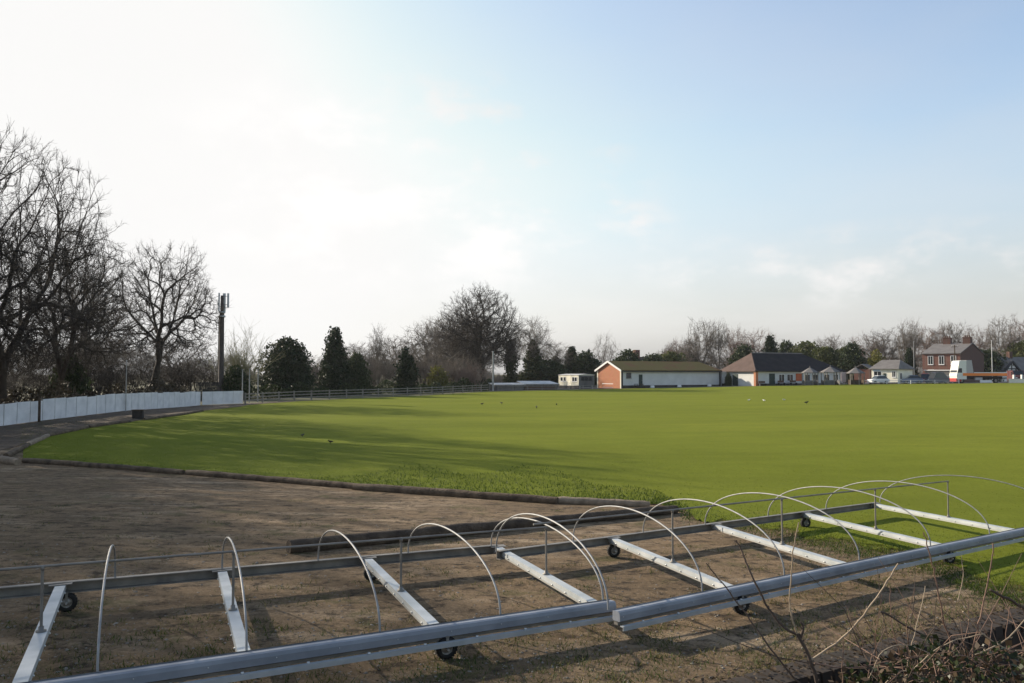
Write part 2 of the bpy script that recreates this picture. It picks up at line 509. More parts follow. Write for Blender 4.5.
# ------------------------------------------------------------------ the setting
def sheet(name, cols, near, far, rows, dz, m, power=1.6, structure=True, fade=None):
    """a sheet of ground between two depths for each bearing"""
    v = []
    cols = np.asarray(cols, float)
    for i, u in enumerate(cols):
        t = np.linspace(0, 1, rows) ** power
        y = near[i] + (far[i] - near[i]) * t
        x = u * y
        v.append(np.stack([x, y, g(x, y) + dz], 1))
    v = np.concatenate(v)
    n = len(cols)
    q = np.array([(i * rows + j, (i + 1) * rows + j, (i + 1) * rows + j + 1, i * rows + j + 1) for i in range(n - 1) for j in range(rows - 1)])
    me = np_mesh(name, v, q, m, True)
    if fade is not None:
        at = me.attributes.new('edge', 'FLOAT', 'POINT')
        e = np.concatenate([np.clip((np.linspace(0, 1, rows) ** power) * (far[i] - near[i]) / fade[i], 0, 1) for i in range(n)])
        at.data.foreach_set('value', e.astype(np.float32))
    return tag(link(name, me), kind='structure')


# the ground: one sheet to the horizon (rows spaced by distance)
def ground():
    ys = np.concatenate([np.linspace(-14, 2, 22)[:-1], np.linspace(2, 12, 90)[:-1], np.linspace(12, 40, 60)[:-1], np.linspace(40, 170, 60)[:-1], np.array([170, 200, 260, 360, 600, 1200, 3000])])
    ts = np.linspace(-1, 1, 181)
    v = []
    for y in ys:
        half = 18 + max(y, 0) * 1.5
        x = ts * half
        v.append(np.stack([x, np.full_like(x, y), g(x, np.full_like(x, y))], 1))
    v = np.concatenate(v)
    n = len(ts)
    q = np.array([(i * n + j, i * n + j + 1, (i + 1) * n + j + 1, (i + 1) * n + j) for i in range(len(ys) - 1) for j in range(n - 1)])
    me = np_mesh('ground', v, q, M['dirt'], True)
    me.materials.append(M['far_ground'])
    ymid = v[q].mean(1)
    far = ((ymid[:, 1] > 62)).astype(np.int32)
    me.polygons.foreach_set('material_index', far)
    return tag(link('ground', me), kind='structure')


ground()

LOGLINE = [(23, 459), (78, 464), (184, 471.5), (272, 479), (320, 483), (358, 486), (455, 495), (553, 500), (600, 503), (660, 505),
           (690, 516), (730, 529), (780, 538), (830, 551), (880, 560), (930, 572), (975, 592), (1030, 612), (1120, 650)]
PATHEDGE = [(23, 446), (47, 436.5), (87, 428), (119, 424), (137, 421), (162, 417), (203, 411), (244, 406.5)]
rng = np.random.default_rng(5)


def field():
    cols = np.concatenate([np.arange(23, 660, 7.0), np.arange(660, 1125, 2.5)])
    lx, ly = zip(*LOGLINE); px_, py_ = zip(*PATHEDGE)
    near, far, us = [], [], []
    wob = np.cumsum(rng.normal(0, 1, len(cols))); wob -= np.convolve(wob, np.ones(25) / 25, 'same')
    for i, c in enumerate(cols):
        yy = np.interp(c, lx, ly)
        if c > 665: yy += wob[i] * 1.3 + 3 * math.sin(c * .11)
        p = hit(c, yy)
        u = p[0] / p[1]
        if c < 244: fy = hit(c, np.interp(c, px_, py_))[1]
        else: fy = np.interp(c, [244, 300, 420, 490, 600, 720, 840, 1024, 1200], [80, 90, 108, 126, 140, 145, 148, 148, 148])
        near.append(p[1]); far.append(max(fy, p[1] + .5)); us.append(u)
    return sheet('cricket_field', us, near, far, 130, .03, M['field'], 2.2, fade=[.02 if c < 668 else .02 + 2.6 * float(ss(668, 800, c)) for c in cols])


field()


def path():
    cols = np.arange(-260, 300, 8.0)
    px_, py_ = zip(*([(-300, 500), (-100, 470), (0, 452)] + PATHEDGE + [(300, 402)]))
    near = [hit(c, np.interp(c, px_, py_))[1] + .3 for c in cols]
    us = [(c - 512) / F_PX for c in cols]
    far = [np.interp(c, [-300, 0, 128, 187, 244, 300], [43, 52, 66, 78, 84, 92]) for c in cols]
    return sheet('path', us, near, [max(a, b + .5) for a, b in zip(far, near)], 24, .02, M['path'], 1.0)


path()

# grass verge in front of the far buildings
def verge():
    cols = np.arange(490, 1130, 10.0)
    us = [(c - 512) / F_PX for c in cols]
    near = [np.interp(c, [490, 600, 720, 840, 1024, 1200], [127, 140.3, 145.3, 148.3, 148.3, 148.3]) for c in cols]
    return sheet('car_park', us, near, [n + 30 for n in near], 8, .02, mat('tarmac', (.06, .058, .056), (.09, .087, .083), .5, .9), 1.0)


verge()

# ------------------------------------------------------------------ vegetation generators
def seg_mesh(P0, P1, r0, r1, n):
    d = P1 - P0
    d /= np.linalg.norm(d, axis=1, keepdims=True) + 1e-9
    ref = np.where(np.abs(d[:, 2:3]) < .9, np.array([[0, 0, 1.0]]), np.array([[1.0, 0, 0]]))
    s = np.cross(d, ref); s /= np.linalg.norm(s, axis=1, keepdims=True) + 1e-9
    u = np.cross(d, s)
    a = np.arange(n) / n * 2 * math.pi
    ring = (np.cos(a)[None, :, None] * s[:, None, :] + np.sin(a)[None, :, None] * u[:, None, :])
    A = P0[:, None, :] + ring * r0[:, None, None]
    B = P1[:, None, :] + ring * r1[:, None, None]
    v = np.concatenate([A, B], 1).reshape(-1, 3)
    k = np.arange(n); base = np.arange(len(P0))[:, None, None] * (2 * n)
    q = np.stack([k, (k + 1) % n, n + (k + 1) % n, n + k], 1)[None] + base
    return v, q.reshape(-1, 4)


def join(parts):
    vs, qs, o = [], [], 0
    for v, q in parts:
        vs.append(v); qs.append(q + o); o += len(v)
    return np.concatenate(vs), np.concatenate(qs)


def unit(v): return v / (np.linalg.norm(v, axis=-1, keepdims=True) + 1e-9)


def dome(rg, n, c, rad, flat=.35, shell=.55):
    """points in a rounded crown whose lower side is flattened; c is the middle of its underside"""
    lo = rad[2] * (.22 + .3 * flat)
    hi = rad[2] - lo
    d = unit(rg.normal(0, 1, (n * 3, 3)))
    d = d[(d[:, 2] > 0) | (rg.random(n * 3) < .45)][:n]
    r = rg.random(n) ** shell
    lump = 1 + .08 * np.sin(d[:, 0] * 5 + seed_phase(rg)) * np.cos(d[:, 1] * 6 + 1) + .05 * np.sin(d[:, 2] * 9)
    s = np.stack([np.full(n, rad[0]), np.full(n, rad[1]), np.where(d[:, 2] > 0, hi, lo)], 1)
    return np.asarray(c) + np.array([0, 0, lo]) + np.sign(d) * np.abs(d) ** .88 * (r * lump)[:, None] * s


def seed_phase(rg): return rg.random() * 6


def bare_tree(name, seed, height, crad, cbase, trunk_r, ntip, twig_len, ntwig, nsub, tip_r, m_bark, m_twig, lean=(0, 0), flat=.35, shell=.4, twig_r=.010, droop=0.0, first=.3):
    """returns (trunk mesh, crown mesh) of a leafless tree standing at the origin:
    limbs fork again and again towards tips spread through a domed crown"""
    rg = np.random.default_rng(seed)
    T = dome(rg, ntip, (lean[0], lean[1], cbase), (crad * .93, crad * .93, height - cbase - twig_len * .45), flat, shell)
    T[:, 2] = np.where(T[:, 2] < 2.6, 2.6 + 1.5 * rg.random(ntip), T[:, 2])
    fork = np.array([lean[0] * .55, lean[1] * .55, cbase * .8])
    nt = 7
    tr = np.array([(fork[0] * (i / nt) ** 1.5 + .1 * math.sin(i * .7 + seed) * (i > 0), fork[1] * (i / nt) ** 1.5 + .1 * math.cos(i * .6 + seed) * (i > 0), fork[2] * i / nt) for i in range(nt + 1)])
    ex = math.log(trunk_r * .8 / tip_r) / math.log(ntip)
    A, Bq, RA, RB = [], [], [], []
    tips, tdir = [], []

    def curve(p, d, q, n, ra, rb):
        L = np.linalg.norm(q - p)
        c = p + d * L * .42
        last = p
        for k in range(1, n + 1):
            t = k / n
            x = p * (1 - t) ** 2 + c * 2 * t * (1 - t) + q * t * t
            if k < n: x = x + rg.normal(0, .018 * L, 3)
            A.append(last); Bq.append(x); RA.append(ra + (rb - ra) * (t - 1 / n)); RB.append(ra + (rb - ra) * t)
            last = x
        e = q - c
        return e / (np.linalg.norm(e) + 1e-9)
    stack = [(fork, unit(tr[-1] - tr[-2] + np.array([0, 0, .3])), np.arange(ntip), trunk_r * .8)]
    while stack:
        p, d, ix, rp = stack.pop()
        n = len(ix)
        r = min(tip_r * n ** ex, rp)
        if n == 1:
            q = T[ix[0]]
            e = curve(p, d, q, 3, r, tip_r * .7)
            tips.append(q); tdir.append(e)
            continue
        c = T[ix].mean(0)
        L = np.linalg.norm(c - p)
        fr = rg.uniform(.26, .44) if n > 12 else rg.uniform(.4, .6)
        if n == ntip: fr = .06
        to = unit(c - p)
        end = p + unit(to * .8 + d * (.5 if n > ntip * .12 else .25) + np.array([0, 0, .22 if n > ntip * .12 else .0]) + rg.normal(0, .06, 3)) * L * fr
        r2 = min(tip_r * (n * .96) ** ex, r)
        d2 = curve(p, d, end, 3 if n > 20 else 2, r, r2)
        if n > 3:
            # small shoots on the way
            tips.append(p + (end - p) * rg.uniform(.3, .9)); tdir.append(unit(d2 + rg.normal(0, .8, 3)))
        X = unit(T[ix] - end) * (1 if n > 4 else 1)
        X = X - X.mean(0)
        _, _, Vt = np.linalg.svd(X, full_matrices=False) if n > 2 else (0, 0, (X[:1] / (np.linalg.norm(X[:1]) + 1e-9)))
        pr = X @ Vt[0]
        o = np.argsort(pr)
        qn = rg.choice((.26, .36, .5, .62, .74)) if n > 8 else .5
        k = min(max(int(round(n * qn)), 1), n - 1)
        stack.append((end, d2, ix[o[:k]], r2)); stack.append((end, d2, ix[o[k:]], r2))
    A, Bq, RA, RB = np.array(A), np.array(Bq), np.array(RA), np.array(RB)
    d = unit(Bq - A)
    A = A - d * np.minimum(RA, .12)[:, None] * .5
    parts_c = []
    thick = RA > .05
    if thick.any(): parts_c.append(seg_mesh(A[thick], Bq[thick], RA[thick], RB[thick], 7))
    parts_c.append(seg_mesh(A[~thick], Bq[~thick], RA[~thick], RB[~thick], 3))
    tips, tdir = np.array(tips), np.array(tdir)
    sel = np.repeat(np.arange(len(tips)), ntwig); k = len(sel)
    cen = np.array([lean[0], lean[1], cbase * .8])
    a = tips[sel] - tdir[sel] * (rg.random((k, 1)) * twig_len * .8)
    out = unit(a - cen)
    dr = unit(tdir[sel] * .9 + rg.normal(0, .4, (k, 3)) + out * .35 + np.array([0, 0, .05 - droop]))
    L = twig_len * (.45 + .75 * rg.random(k))
    m1 = a + dr * (L * .45)[:, None]
    dr2 = unit(dr + rg.normal(0, .2, (k, 3)) + np.array([0, 0, .12 - droop * 1.5]))
    m2 = m1 + dr2 * (L * .55)[:, None]
    one = np.ones(k)
    parts_c.append(seg_mesh(a, m1, one * twig_r * 1.2, one * twig_r * .9, 3))
    parts_c.append(seg_mesh(m1, m2, one * twig_r * .9, one * twig_r * .5, 3))
    if nsub:
        q = np.repeat(np.arange(k), nsub); ks = len(q)
        t = rg.random((ks, 1))
        b0 = np.where(t < .45, a[q] + (m1[q] - a[q]) * (t / .45), m1[q] + (m2[q] - m1[q]) * ((t - .45) / .55))
        db = unit(dr2[q] * .8 + rg.normal(0, .45, (ks, 3)) + np.array([0, 0, .1 - droop]))
        b1 = b0 + db * (L[q] * (.3 + .35 * rg.random(ks)))[:, None]
        parts_c.append(seg_mesh(b0, b1, np.ones(ks) * twig_r * .75, np.ones(ks) * twig_r * .4, 3))
    vc, qc = join(parts_c)
    vc[:, 2] = np.maximum(vc[:, 2], .6)
    crown = np_mesh('crown', vc, qc, m_twig, True)
    mb = MB(); mb.tube(tr, [trunk_r * (1.0 - .2 * i / nt) * (1.4 if i == 0 else 1) for i in range(nt + 1)], 12)
    me = bpy.data.meshes.new('trunk'); me.from_pydata(np.concatenate(mb.v).tolist(), [], mb.f)
    me.polygons.foreach_set('use_smooth', mb.smooth); me.materials.append(m_bark); me.update()
    return me, crown, None, None


def shrub_mesh(seed, rx, h, nst, m_twig, twig_r=.012, tip=.014):
    """a leafless multi-stemmed bush: many stems from the ground, each forking"""
    rg = np.random.default_rng(seed)
    parts = []
    k = nst
    a = np.stack([rg.normal(0, rx * .35, k), rg.normal(0, rx * .35, k), np.zeros(k)], 1)
    ang = rg.random(k) * 6.283
    tilt = rg.random(k) * .55
    d = np.stack([np.cos(ang) * tilt, np.sin(ang) * tilt, np.ones(k)], 1); d = unit(d)
    L = h * (.35 + .25 * rg.random(k)); rr = np.full(k, tip * 2.0)
    for lev in range(4):
        mids = a + d * L[:, None]
        parts.append(seg_mesh(a, mids, rr, rr * .7, 3))
        if lev == 3: break
        nb = 3
        s = np.repeat(np.arange(len(a)), nb)
        t = .45 + .55 * rg.random((len(s), 1))
        na = a[s] + (mids[s] - a[s]) * t
        nd = unit(d[s] * .9 + rg.normal(0, .42, (len(s), 3)) + np.array([0, 0, .12]))
        nL = L[s] * (.45 + .3 * rg.random(len(s)))
        a, d, L, rr = na, nd, nL, rr[s] * .62
        rr = np.maximum(rr, twig_r * .55)
    v, q = join(parts)
    v[:, 2] = np.maximum(v[:, 2], -.1)
    return np_mesh('branches', v, q, m_twig, True)


def leaf_cloud(rg, C, size, n_per=1, up=.0, aspect=.6):
    k = len(C)
    a = unit(rg.normal(0, 1, (k, 3)) + np.array([0, 0, up]))
    b = unit(np.cross(a, rg.normal(0, 1, (k, 3))))
    s = size * (.6 + .8 * rg.random((k, 1)))
    v = np.stack([C - a * s * .5, C + b * s * aspect * .5, C + a * s * .5, C - b * s * aspect * .5], 1).reshape(-1, 3)
    q = np.arange(4 * k).reshape(-1, 4)
    return v, q


def evergreen_mesh(seed, h, prof, rmax, n, size, m, spiky=.2, base=.0, shell=.42, spires=1):
    """foliage filling an uneven outline; prof(t) is the relative radius at height t"""
    rg = np.random.default_rng(seed)
    Cs = []
    for k in range(spires):
        if k == 0: ox = oy = 0.0; hh, rr, nn = h, rmax * (.72 if spires > 1 else 1), n // (2 if spires > 1 else 1)
        else:
            a = 6.283 * k / (spires - 1) + rg.uniform(-.4, .4); q = rmax * rg.uniform(.4, .6)
            ox, oy = q * math.cos(a), q * math.sin(a); hh = h * rg.uniform(.62, .97); rr = rmax * rg.uniform(.42, .6); nn = n // (2 * (spires - 1))
        t = rg.random(nn * 3)
        t = t[rg.random(nn * 3) < np.maximum(prof(t), .06)][:nn]
        c = len(t)
        ang = rg.random(c) * 6.283
        ph = rg.random(8) * 6.28
        lump = 1 + .15 * np.sin(3 * ang + ph[0] + 7 * t) + .12 * np.sin(5 * ang + ph[1] - 11 * t) + spiky * .7 * np.sin(9 * ang + 23 * t + ph[2]) * np.sin(17 * t + ph[3]) + .12 * np.sin(31 * t + 2 * ang + ph[4])
        r = rr * prof(t) * lump * rg.random(c) ** shell
        # boughs: foliage gathers in tiers that hang out from the stem
        r *= 1 + .2 * np.sin(t * hh * 5.5 + 2.5 * np.sin(2 * ang + ph[5]))
        C = np.stack([ox + np.cos(ang) * r, oy + np.sin(ang) * r, base + t * (hh - base) - .12 * r], 1)
        C += np.stack([np.cos(ang), np.sin(ang), .5 * np.ones(c)], 1) * (np.abs(rg.normal(0, spiky * rr * .22, c)))[:, None]
        Cs.append(C)
    C = np.concatenate(Cs)
    v, q = leaf_cloud(rg, C, size, up=.5)
    return np_mesh('crown', v, q, m)


def cone_prof(t): return np.clip(1.05 - t, 0, 1) ** .75 * np.clip(t / .06 + .5, 0, 1)
def round_prof(t): return np.sqrt(np.clip(1 - (np.abs(t - .38) / .63) ** 2.4, 0, 1))
def column_prof(t): return np.clip(1 - t ** 5, 0, 1) * (.85 + .15 * np.sin(t * 14))
def egg_prof(t): return np.sqrt(np.clip(1 - ((t - .32) / .69) ** 2, 0, 1))


PROTO = {}


def trunk_mesh(h, r, m, seed=0):
    mb = MB(); rg = random.Random(seed)
    mb.tube([(rg.uniform(-.05, .05) * i, rg.uniform(-.05, .05) * i, h * i / 5) for i in range(6)], [r * (1.15 - .9 * i / 5) for i in range(6)], 8)
    me = bpy.data.meshes.new('trunk'); me.from_pydata(np.concatenate(mb.v).tolist(), [], mb.f)
    me.polygons.foreach_set('use_smooth', mb.smooth); me.materials.append(m); me.update()
    return me


def plant(kind, px, Y, top, label, cat='tree', name='bare_tree', group=None, rz=None, width=None, seed=[0]):
    """stand one plant of a kind at a picture column and depth, its top at a picture row"""
    meshes, h0, w0 = PROTO[kind]
    p = gx(px, Y)
    h = max(zrow(top, Y) - p[2], .5)
    s = h / h0
    sw = s if width is None else (width * Y / F_PX) / w0
    seed[0] += 1
    o = thing(name, p, label, cat, group)
    o.rotation_euler = (0, 0, rz if rz is not None else (seed[0] * 2.399) % 6.283)
    o.scale = (sw, sw, s)
    for nm, me in meshes: link(nm, me, o)
    return o


def proto_bare(kind, *a, **k):
    t, c, P, r = bare_tree(kind, *a, **k)
    PROTO[kind] = ([('trunk', t), ('crown', c)], a[1], a[2] * 2)
    return P, r


proto_bare('big_a', 103, 20.0, 9.5, 2.6, .5, 1900, .9, 3, 3, .019, M['bark'], M['twig'], twig_r=.011, shell=.32)
proto_bare('big_b', 105, 18.0, 8.5, 2.6, .42, 1300, .9, 3, 3, .019, M['bark'], M['twig'], lean=(1.2, .3), twig_r=.011, shell=.3)
proto_bare('lone', 111, 17.0, 6.6, 4.2, .42, 1000, .85, 3, 3, .02, M['bark'], M['twig'], lean=(1.5, .0), flat=.3, twig_r=.0105, shell=.3)
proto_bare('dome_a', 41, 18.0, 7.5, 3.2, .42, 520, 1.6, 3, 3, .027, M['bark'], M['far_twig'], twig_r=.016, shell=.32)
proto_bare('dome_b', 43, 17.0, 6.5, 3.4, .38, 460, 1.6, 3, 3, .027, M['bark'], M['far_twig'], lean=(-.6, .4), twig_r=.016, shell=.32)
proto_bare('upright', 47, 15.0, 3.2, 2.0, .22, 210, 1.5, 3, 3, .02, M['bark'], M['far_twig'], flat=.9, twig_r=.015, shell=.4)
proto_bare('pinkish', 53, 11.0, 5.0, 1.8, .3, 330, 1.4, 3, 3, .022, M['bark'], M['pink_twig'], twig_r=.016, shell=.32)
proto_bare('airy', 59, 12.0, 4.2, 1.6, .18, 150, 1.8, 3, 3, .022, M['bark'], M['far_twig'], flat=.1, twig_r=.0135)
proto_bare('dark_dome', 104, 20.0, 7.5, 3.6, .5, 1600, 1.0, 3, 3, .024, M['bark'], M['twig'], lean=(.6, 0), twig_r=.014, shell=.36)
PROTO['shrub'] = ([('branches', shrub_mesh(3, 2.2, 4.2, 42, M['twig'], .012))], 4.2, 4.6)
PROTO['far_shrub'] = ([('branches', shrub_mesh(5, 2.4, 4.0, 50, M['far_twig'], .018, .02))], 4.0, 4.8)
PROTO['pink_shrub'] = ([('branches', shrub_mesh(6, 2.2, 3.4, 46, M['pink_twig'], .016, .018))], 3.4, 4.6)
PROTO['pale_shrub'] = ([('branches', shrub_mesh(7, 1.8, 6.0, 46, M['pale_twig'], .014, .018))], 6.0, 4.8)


def proto_ever(kind, seed, h, prof, rmax, n, size, m, **k):
    PROTO[kind] = ([('trunk', trunk_mesh(h * .8, .2, M['bark'], seed)), ('crown', evergreen_mesh(seed, h, prof, rmax, n, size, m, **k))], h, rmax * 2)


proto_ever('yew', 71, 8.0, egg_prof, 3.5, 15000, .36, M['conifer'], spiky=.4, spires=8)
proto_ever('cone', 73, 9.0, cone_prof, 2.6, 11000, .36, M['conifer'], spiky=.45)
proto_ever('column', 75, 6.5, column_prof, 1.45, 6500, .32, M['conifer'], spiky=.4, spires=3)
proto_ever('dark_round', 77, 6.0, round_prof, 3.0, 10000, .36, M['holly'], spiky=.4, spires=6)
proto_ever('olive_round', 79, 5.5, round_prof, 3.0, 8500, .36, M['greenbush'], spiky=.4, spires=6)
proto_ever('lime_round', 81, 4.0, round_prof, 2.0, 3000, .3, M['limebush'], spiky=.45, spires=5, shell=.7)


# ivy-clad trees: a bare tree with leaves round the trunk and lower limbs
def proto_ivy(kind, seed, height, crad, cbase, ivy_h, ivy_r, n):
    t, c, P, r = bare_tree(kind, seed, height, crad, cbase, .3, 300, 1.5, 3, 3, .018, M['bark'], M['far_twig'], flat=.2, twig_r=.0125)
    ivy = evergreen_mesh(seed + 1, ivy_h, column_prof, ivy_r, n, .4, M['ivy'], spiky=.5)
    ivy.name = 'ivy'
    PROTO[kind] = ([('trunk', t), ('crown', c), ('ivy', ivy)], height, crad * 2)


proto_ivy('ivy_tree', 83, 14.0, 3.0, 5.0, 10.0, 1.5, 4500)
proto_ivy('ivy_wide', 85, 14.0, 4.2, 5.0, 9.0, 1.8, 5000)

# ------------------------------------------------------------------ planting: left row behind the white fence
GL = 'bare trees behind the white fence'
plant('big_a', 2, 58, 131, 'tallest dark bare tree at the left edge behind the white fence', group=GL, rz=.4, width=236)
plant('big_b', 56, 66, 226, 'dark bare tree with a spreading crown right of the tallest one behind the white fence', group=GL, rz=5.9, width=150)
plant('lone', 150, 86, 240, 'lone bare tree with a leaning trunk and airy round crown left of the mast', group=GL, rz=0, width=120)
plant('big_b', -28, 54, 190, 'dark bare tree cut off by the left edge of the picture', group=GL, rz=2.2, width=170)
plant('dome_b', 92, 84, 262, 'smaller bare tree between the spreading tree and the lone leaning tree', group=GL, rz=1.0, width=95)
for k, (x, y, h, wd, rz) in enumerate(((-43, 45, 20, 22, 1.2), (-45, 37.5, 22, 24, 3.0), (-48, 31, 24, 25, 4.1), (-56, 40, 27, 26, 0.3), (-53, 26, 26, 25, 2.0), (-59, 33, 29, 27, 5.2), (-49, 52, 21, 21, .9), (-62, 26, 30, 26, 2.9),
                                   (-42, 33, 20, 20, 1.9), (-45, 26, 22, 21, 4.6), (-51, 45, 24, 24, 5.5))):
    kd = ('big_a', 'big_b')[k % 2]
    o = thing('bare_tree', (x, y, float(g(x, y))), 'tall bare tree further along the row, outside the left edge of the picture', 'tree', 'bare trees outside the left edge')
    o.rotation_euler = (0, 0, rz); o.scale = (wd / PROTO[kd][2], wd / PROTO[kd][2], h / PROTO[kd][1])
    for nm, me in PROTO[kd][0]: link(nm, me, o)
GS = 'leafless bushes behind the white fence'
for i, (px, Y, top, wd, lb) in enumerate(((-20, 60, 364, 100, 'brown leafless bush at the left edge behind the white fence'),
                          (36, 66, 368, 80, 'brown leafless bush under the tallest bare tree'),
                          (92, 72, 362, 90, 'brown leafless bush right of the dark evergreen behind the white fence'),
                          (122, 78, 362, 70, 'thick brown bush just left of the leaning trunk'),
                          (168, 86, 360, 70, 'brown leafless bush right of the leaning trunk'),
                          (196, 92, 356, 60, 'brown leafless bush beside the foot of the mast'))):
    plant('shrub', px, Y + 9, top, lb, 'bush', 'bare_shrub', GS, width=wd)
for px, Y, top, wd, lb in ((10, 90, 335, 110, 'dense thicket tree far behind the tallest bare tree'), (110, 110, 330, 90, 'dense thicket tree seen through the gap beside the lone tree'), (180, 115, 335, 90, 'thin bare tree seen low behind the mast, left side')):
    plant('dome_b', px, Y, top, lb, group='bare trees far behind the white fence', width=wd)
plant('dark_round', 70, 68, 355, 'dark evergreen bush among the bare trunks behind the white fence', 'bush', 'evergreen_bush', width=36)
plant('pale_shrub', 244, 100, 333, 'pale yellowish leafless willow right of the mast', 'bush', 'bare_shrub', width=46)
plant('dark_round', 236, 96, 366, 'dark evergreen bush behind the thin net posts', 'bush', 'evergreen_bush', width=30)

def hedge(pts, h, wd, n, size, m, label, seed):
    rg = np.random.default_rng(seed)
    P = np.array([gx(a, b) for a, b in pts])
    sg = np.concatenate([[0], np.cumsum(np.linalg.norm(np.diff(P[:, :2], axis=0), axis=1))])
    t = rg.random(n) * sg[-1]
    x, y = np.interp(t, sg, P[:, 0]), np.interp(t, sg, P[:, 1])
    hh = h * (.75 + .3 * np.sin(t * .55 + seed) * np.sin(t * .23 + 1) + .2 * np.sin(t * 1.7))
    k = rg.random(n) ** .7
    w = wd * np.sqrt(np.clip(1.05 - k ** 2.5, .05, 1))
    x = x + rg.normal(0, .4, n) * w; y = y + rg.normal(0, .4, n) * w
    C = np.stack([x, y, g(x, y) + k * hh], 1)
    v, q = leaf_cloud(rg, C, size, up=.6, aspect=.5)
    tag(link('hedge', np_mesh('hedge', v - P[0], q, m), None, P[0]), label, 'hedge')


M['scrub'] = leaf_mat('brown_scrub', (.03, .026, .018), (.075, .062, .042), .2)
hedge([(-190, 48.5), (-60, 51.5), (40, 58), (128, 69), (187, 82)], 2.3, 1.3, 9000, .28, M['scrub'], 'dark brown scrub hedge just behind the white fence', 3)
hedge([(203, 98), (300, 104), (420, 121), (492, 138)], 1.9, 1.3, 12000, .3, M['ivy'], 'low dark hedge behind the post and rail fence', 5)

# ------------------------------------------------------------------ conifers and the copse
GC = 'dark evergreens behind the post and rail fence'
plant('yew', 287, 108, 338, 'broad dark evergreen with a ragged top behind the rail fence', name='conifer', group=GC, width=52)
plant('cone', 335, 112, 328, 'pointed dark conifer right of the broad evergreen', name='conifer', group=GC, width=33)
plant('dark_round', 357, 114, 353, 'small dark evergreen touching the pointed conifer', name='conifer', group=GC, width=26)
plant('column', 405, 118, 347, 'narrow dark evergreen in front of the copse', name='conifer', group=GC, width=22)
GB = 'bare trees of the far copse'
for kind, px, Y, top, wd, lb in (
        ('upright', 378, 122, 324, 22, 'thin bare tree with an upright stem right of the small dark evergreen'),
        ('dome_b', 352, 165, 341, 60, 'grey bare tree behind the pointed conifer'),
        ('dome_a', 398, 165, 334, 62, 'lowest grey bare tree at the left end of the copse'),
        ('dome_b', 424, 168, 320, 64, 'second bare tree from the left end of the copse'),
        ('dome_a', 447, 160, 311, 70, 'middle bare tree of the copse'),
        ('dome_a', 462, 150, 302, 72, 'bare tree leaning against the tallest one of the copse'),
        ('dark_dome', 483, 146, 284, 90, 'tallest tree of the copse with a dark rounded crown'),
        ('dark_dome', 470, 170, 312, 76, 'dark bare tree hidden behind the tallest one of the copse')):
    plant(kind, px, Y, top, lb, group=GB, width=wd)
for px, Y, top, wd, lb in ((372, 130, 352, 60, 'leafless brown bush left of the narrow evergreen'), (425, 135, 352, 66, 'leafless brown bush right of the narrow evergreen'), (458, 140, 358, 60, 'leafless brown bush below the copse'), (300, 135, 356, 90, 'leafless brown bush behind the broad evergreen')):
    plant('far_shrub', px, Y, top, lb, 'bush', 'bare_shrub', 'leafless bushes below the copse', width=wd)
plant('lime_round', 438, 132, 366, 'yellow green bush at the foot of the copse', 'bush', 'evergreen_bush', width=26)
plant('pink_shrub', 470, 133, 364, 'pinkish leafless bush at the foot of the tallest copse tree', 'bush', 'bare_shrub', width=34)
GI = 'ivy clad trees beside the copse'
plant('ivy_tree', 511, 170, 322, 'slim ivy covered tree right of the tallest copse tree', name='ivy_tree', group=GI, width=26)
plant('ivy_wide', 533, 174, 314, 'taller ivy covered tree with a bare fan of twigs', name='ivy_tree', group=GI, width=42)
plant('ivy_wide', 556, 178, 340, 'short ivy covered tree behind the white roofed shelter', name='ivy_tree', group=GI, width=38)
plant('cone', 572, 180, 347, 'small pointed dark conifer behind the caravan', name='conifer', width=22)
plant('dark_round', 585, 178, 352, 'dark evergreen with a spiky top above the caravan', name='conifer', width=36)
plant('column', 589, 181, 349, 'thin dark conifer tip above the right end of the caravan', name='conifer', width=10)
plant('dark_round', 545, 172, 360, 'dark evergreen undergrowth behind the low shelters', 'bush', 'evergreen_bush', width=52)
plant('airy', 605, 195, 331, 'small airy bare tree above the brick gable', name='bare_tree', width=34)

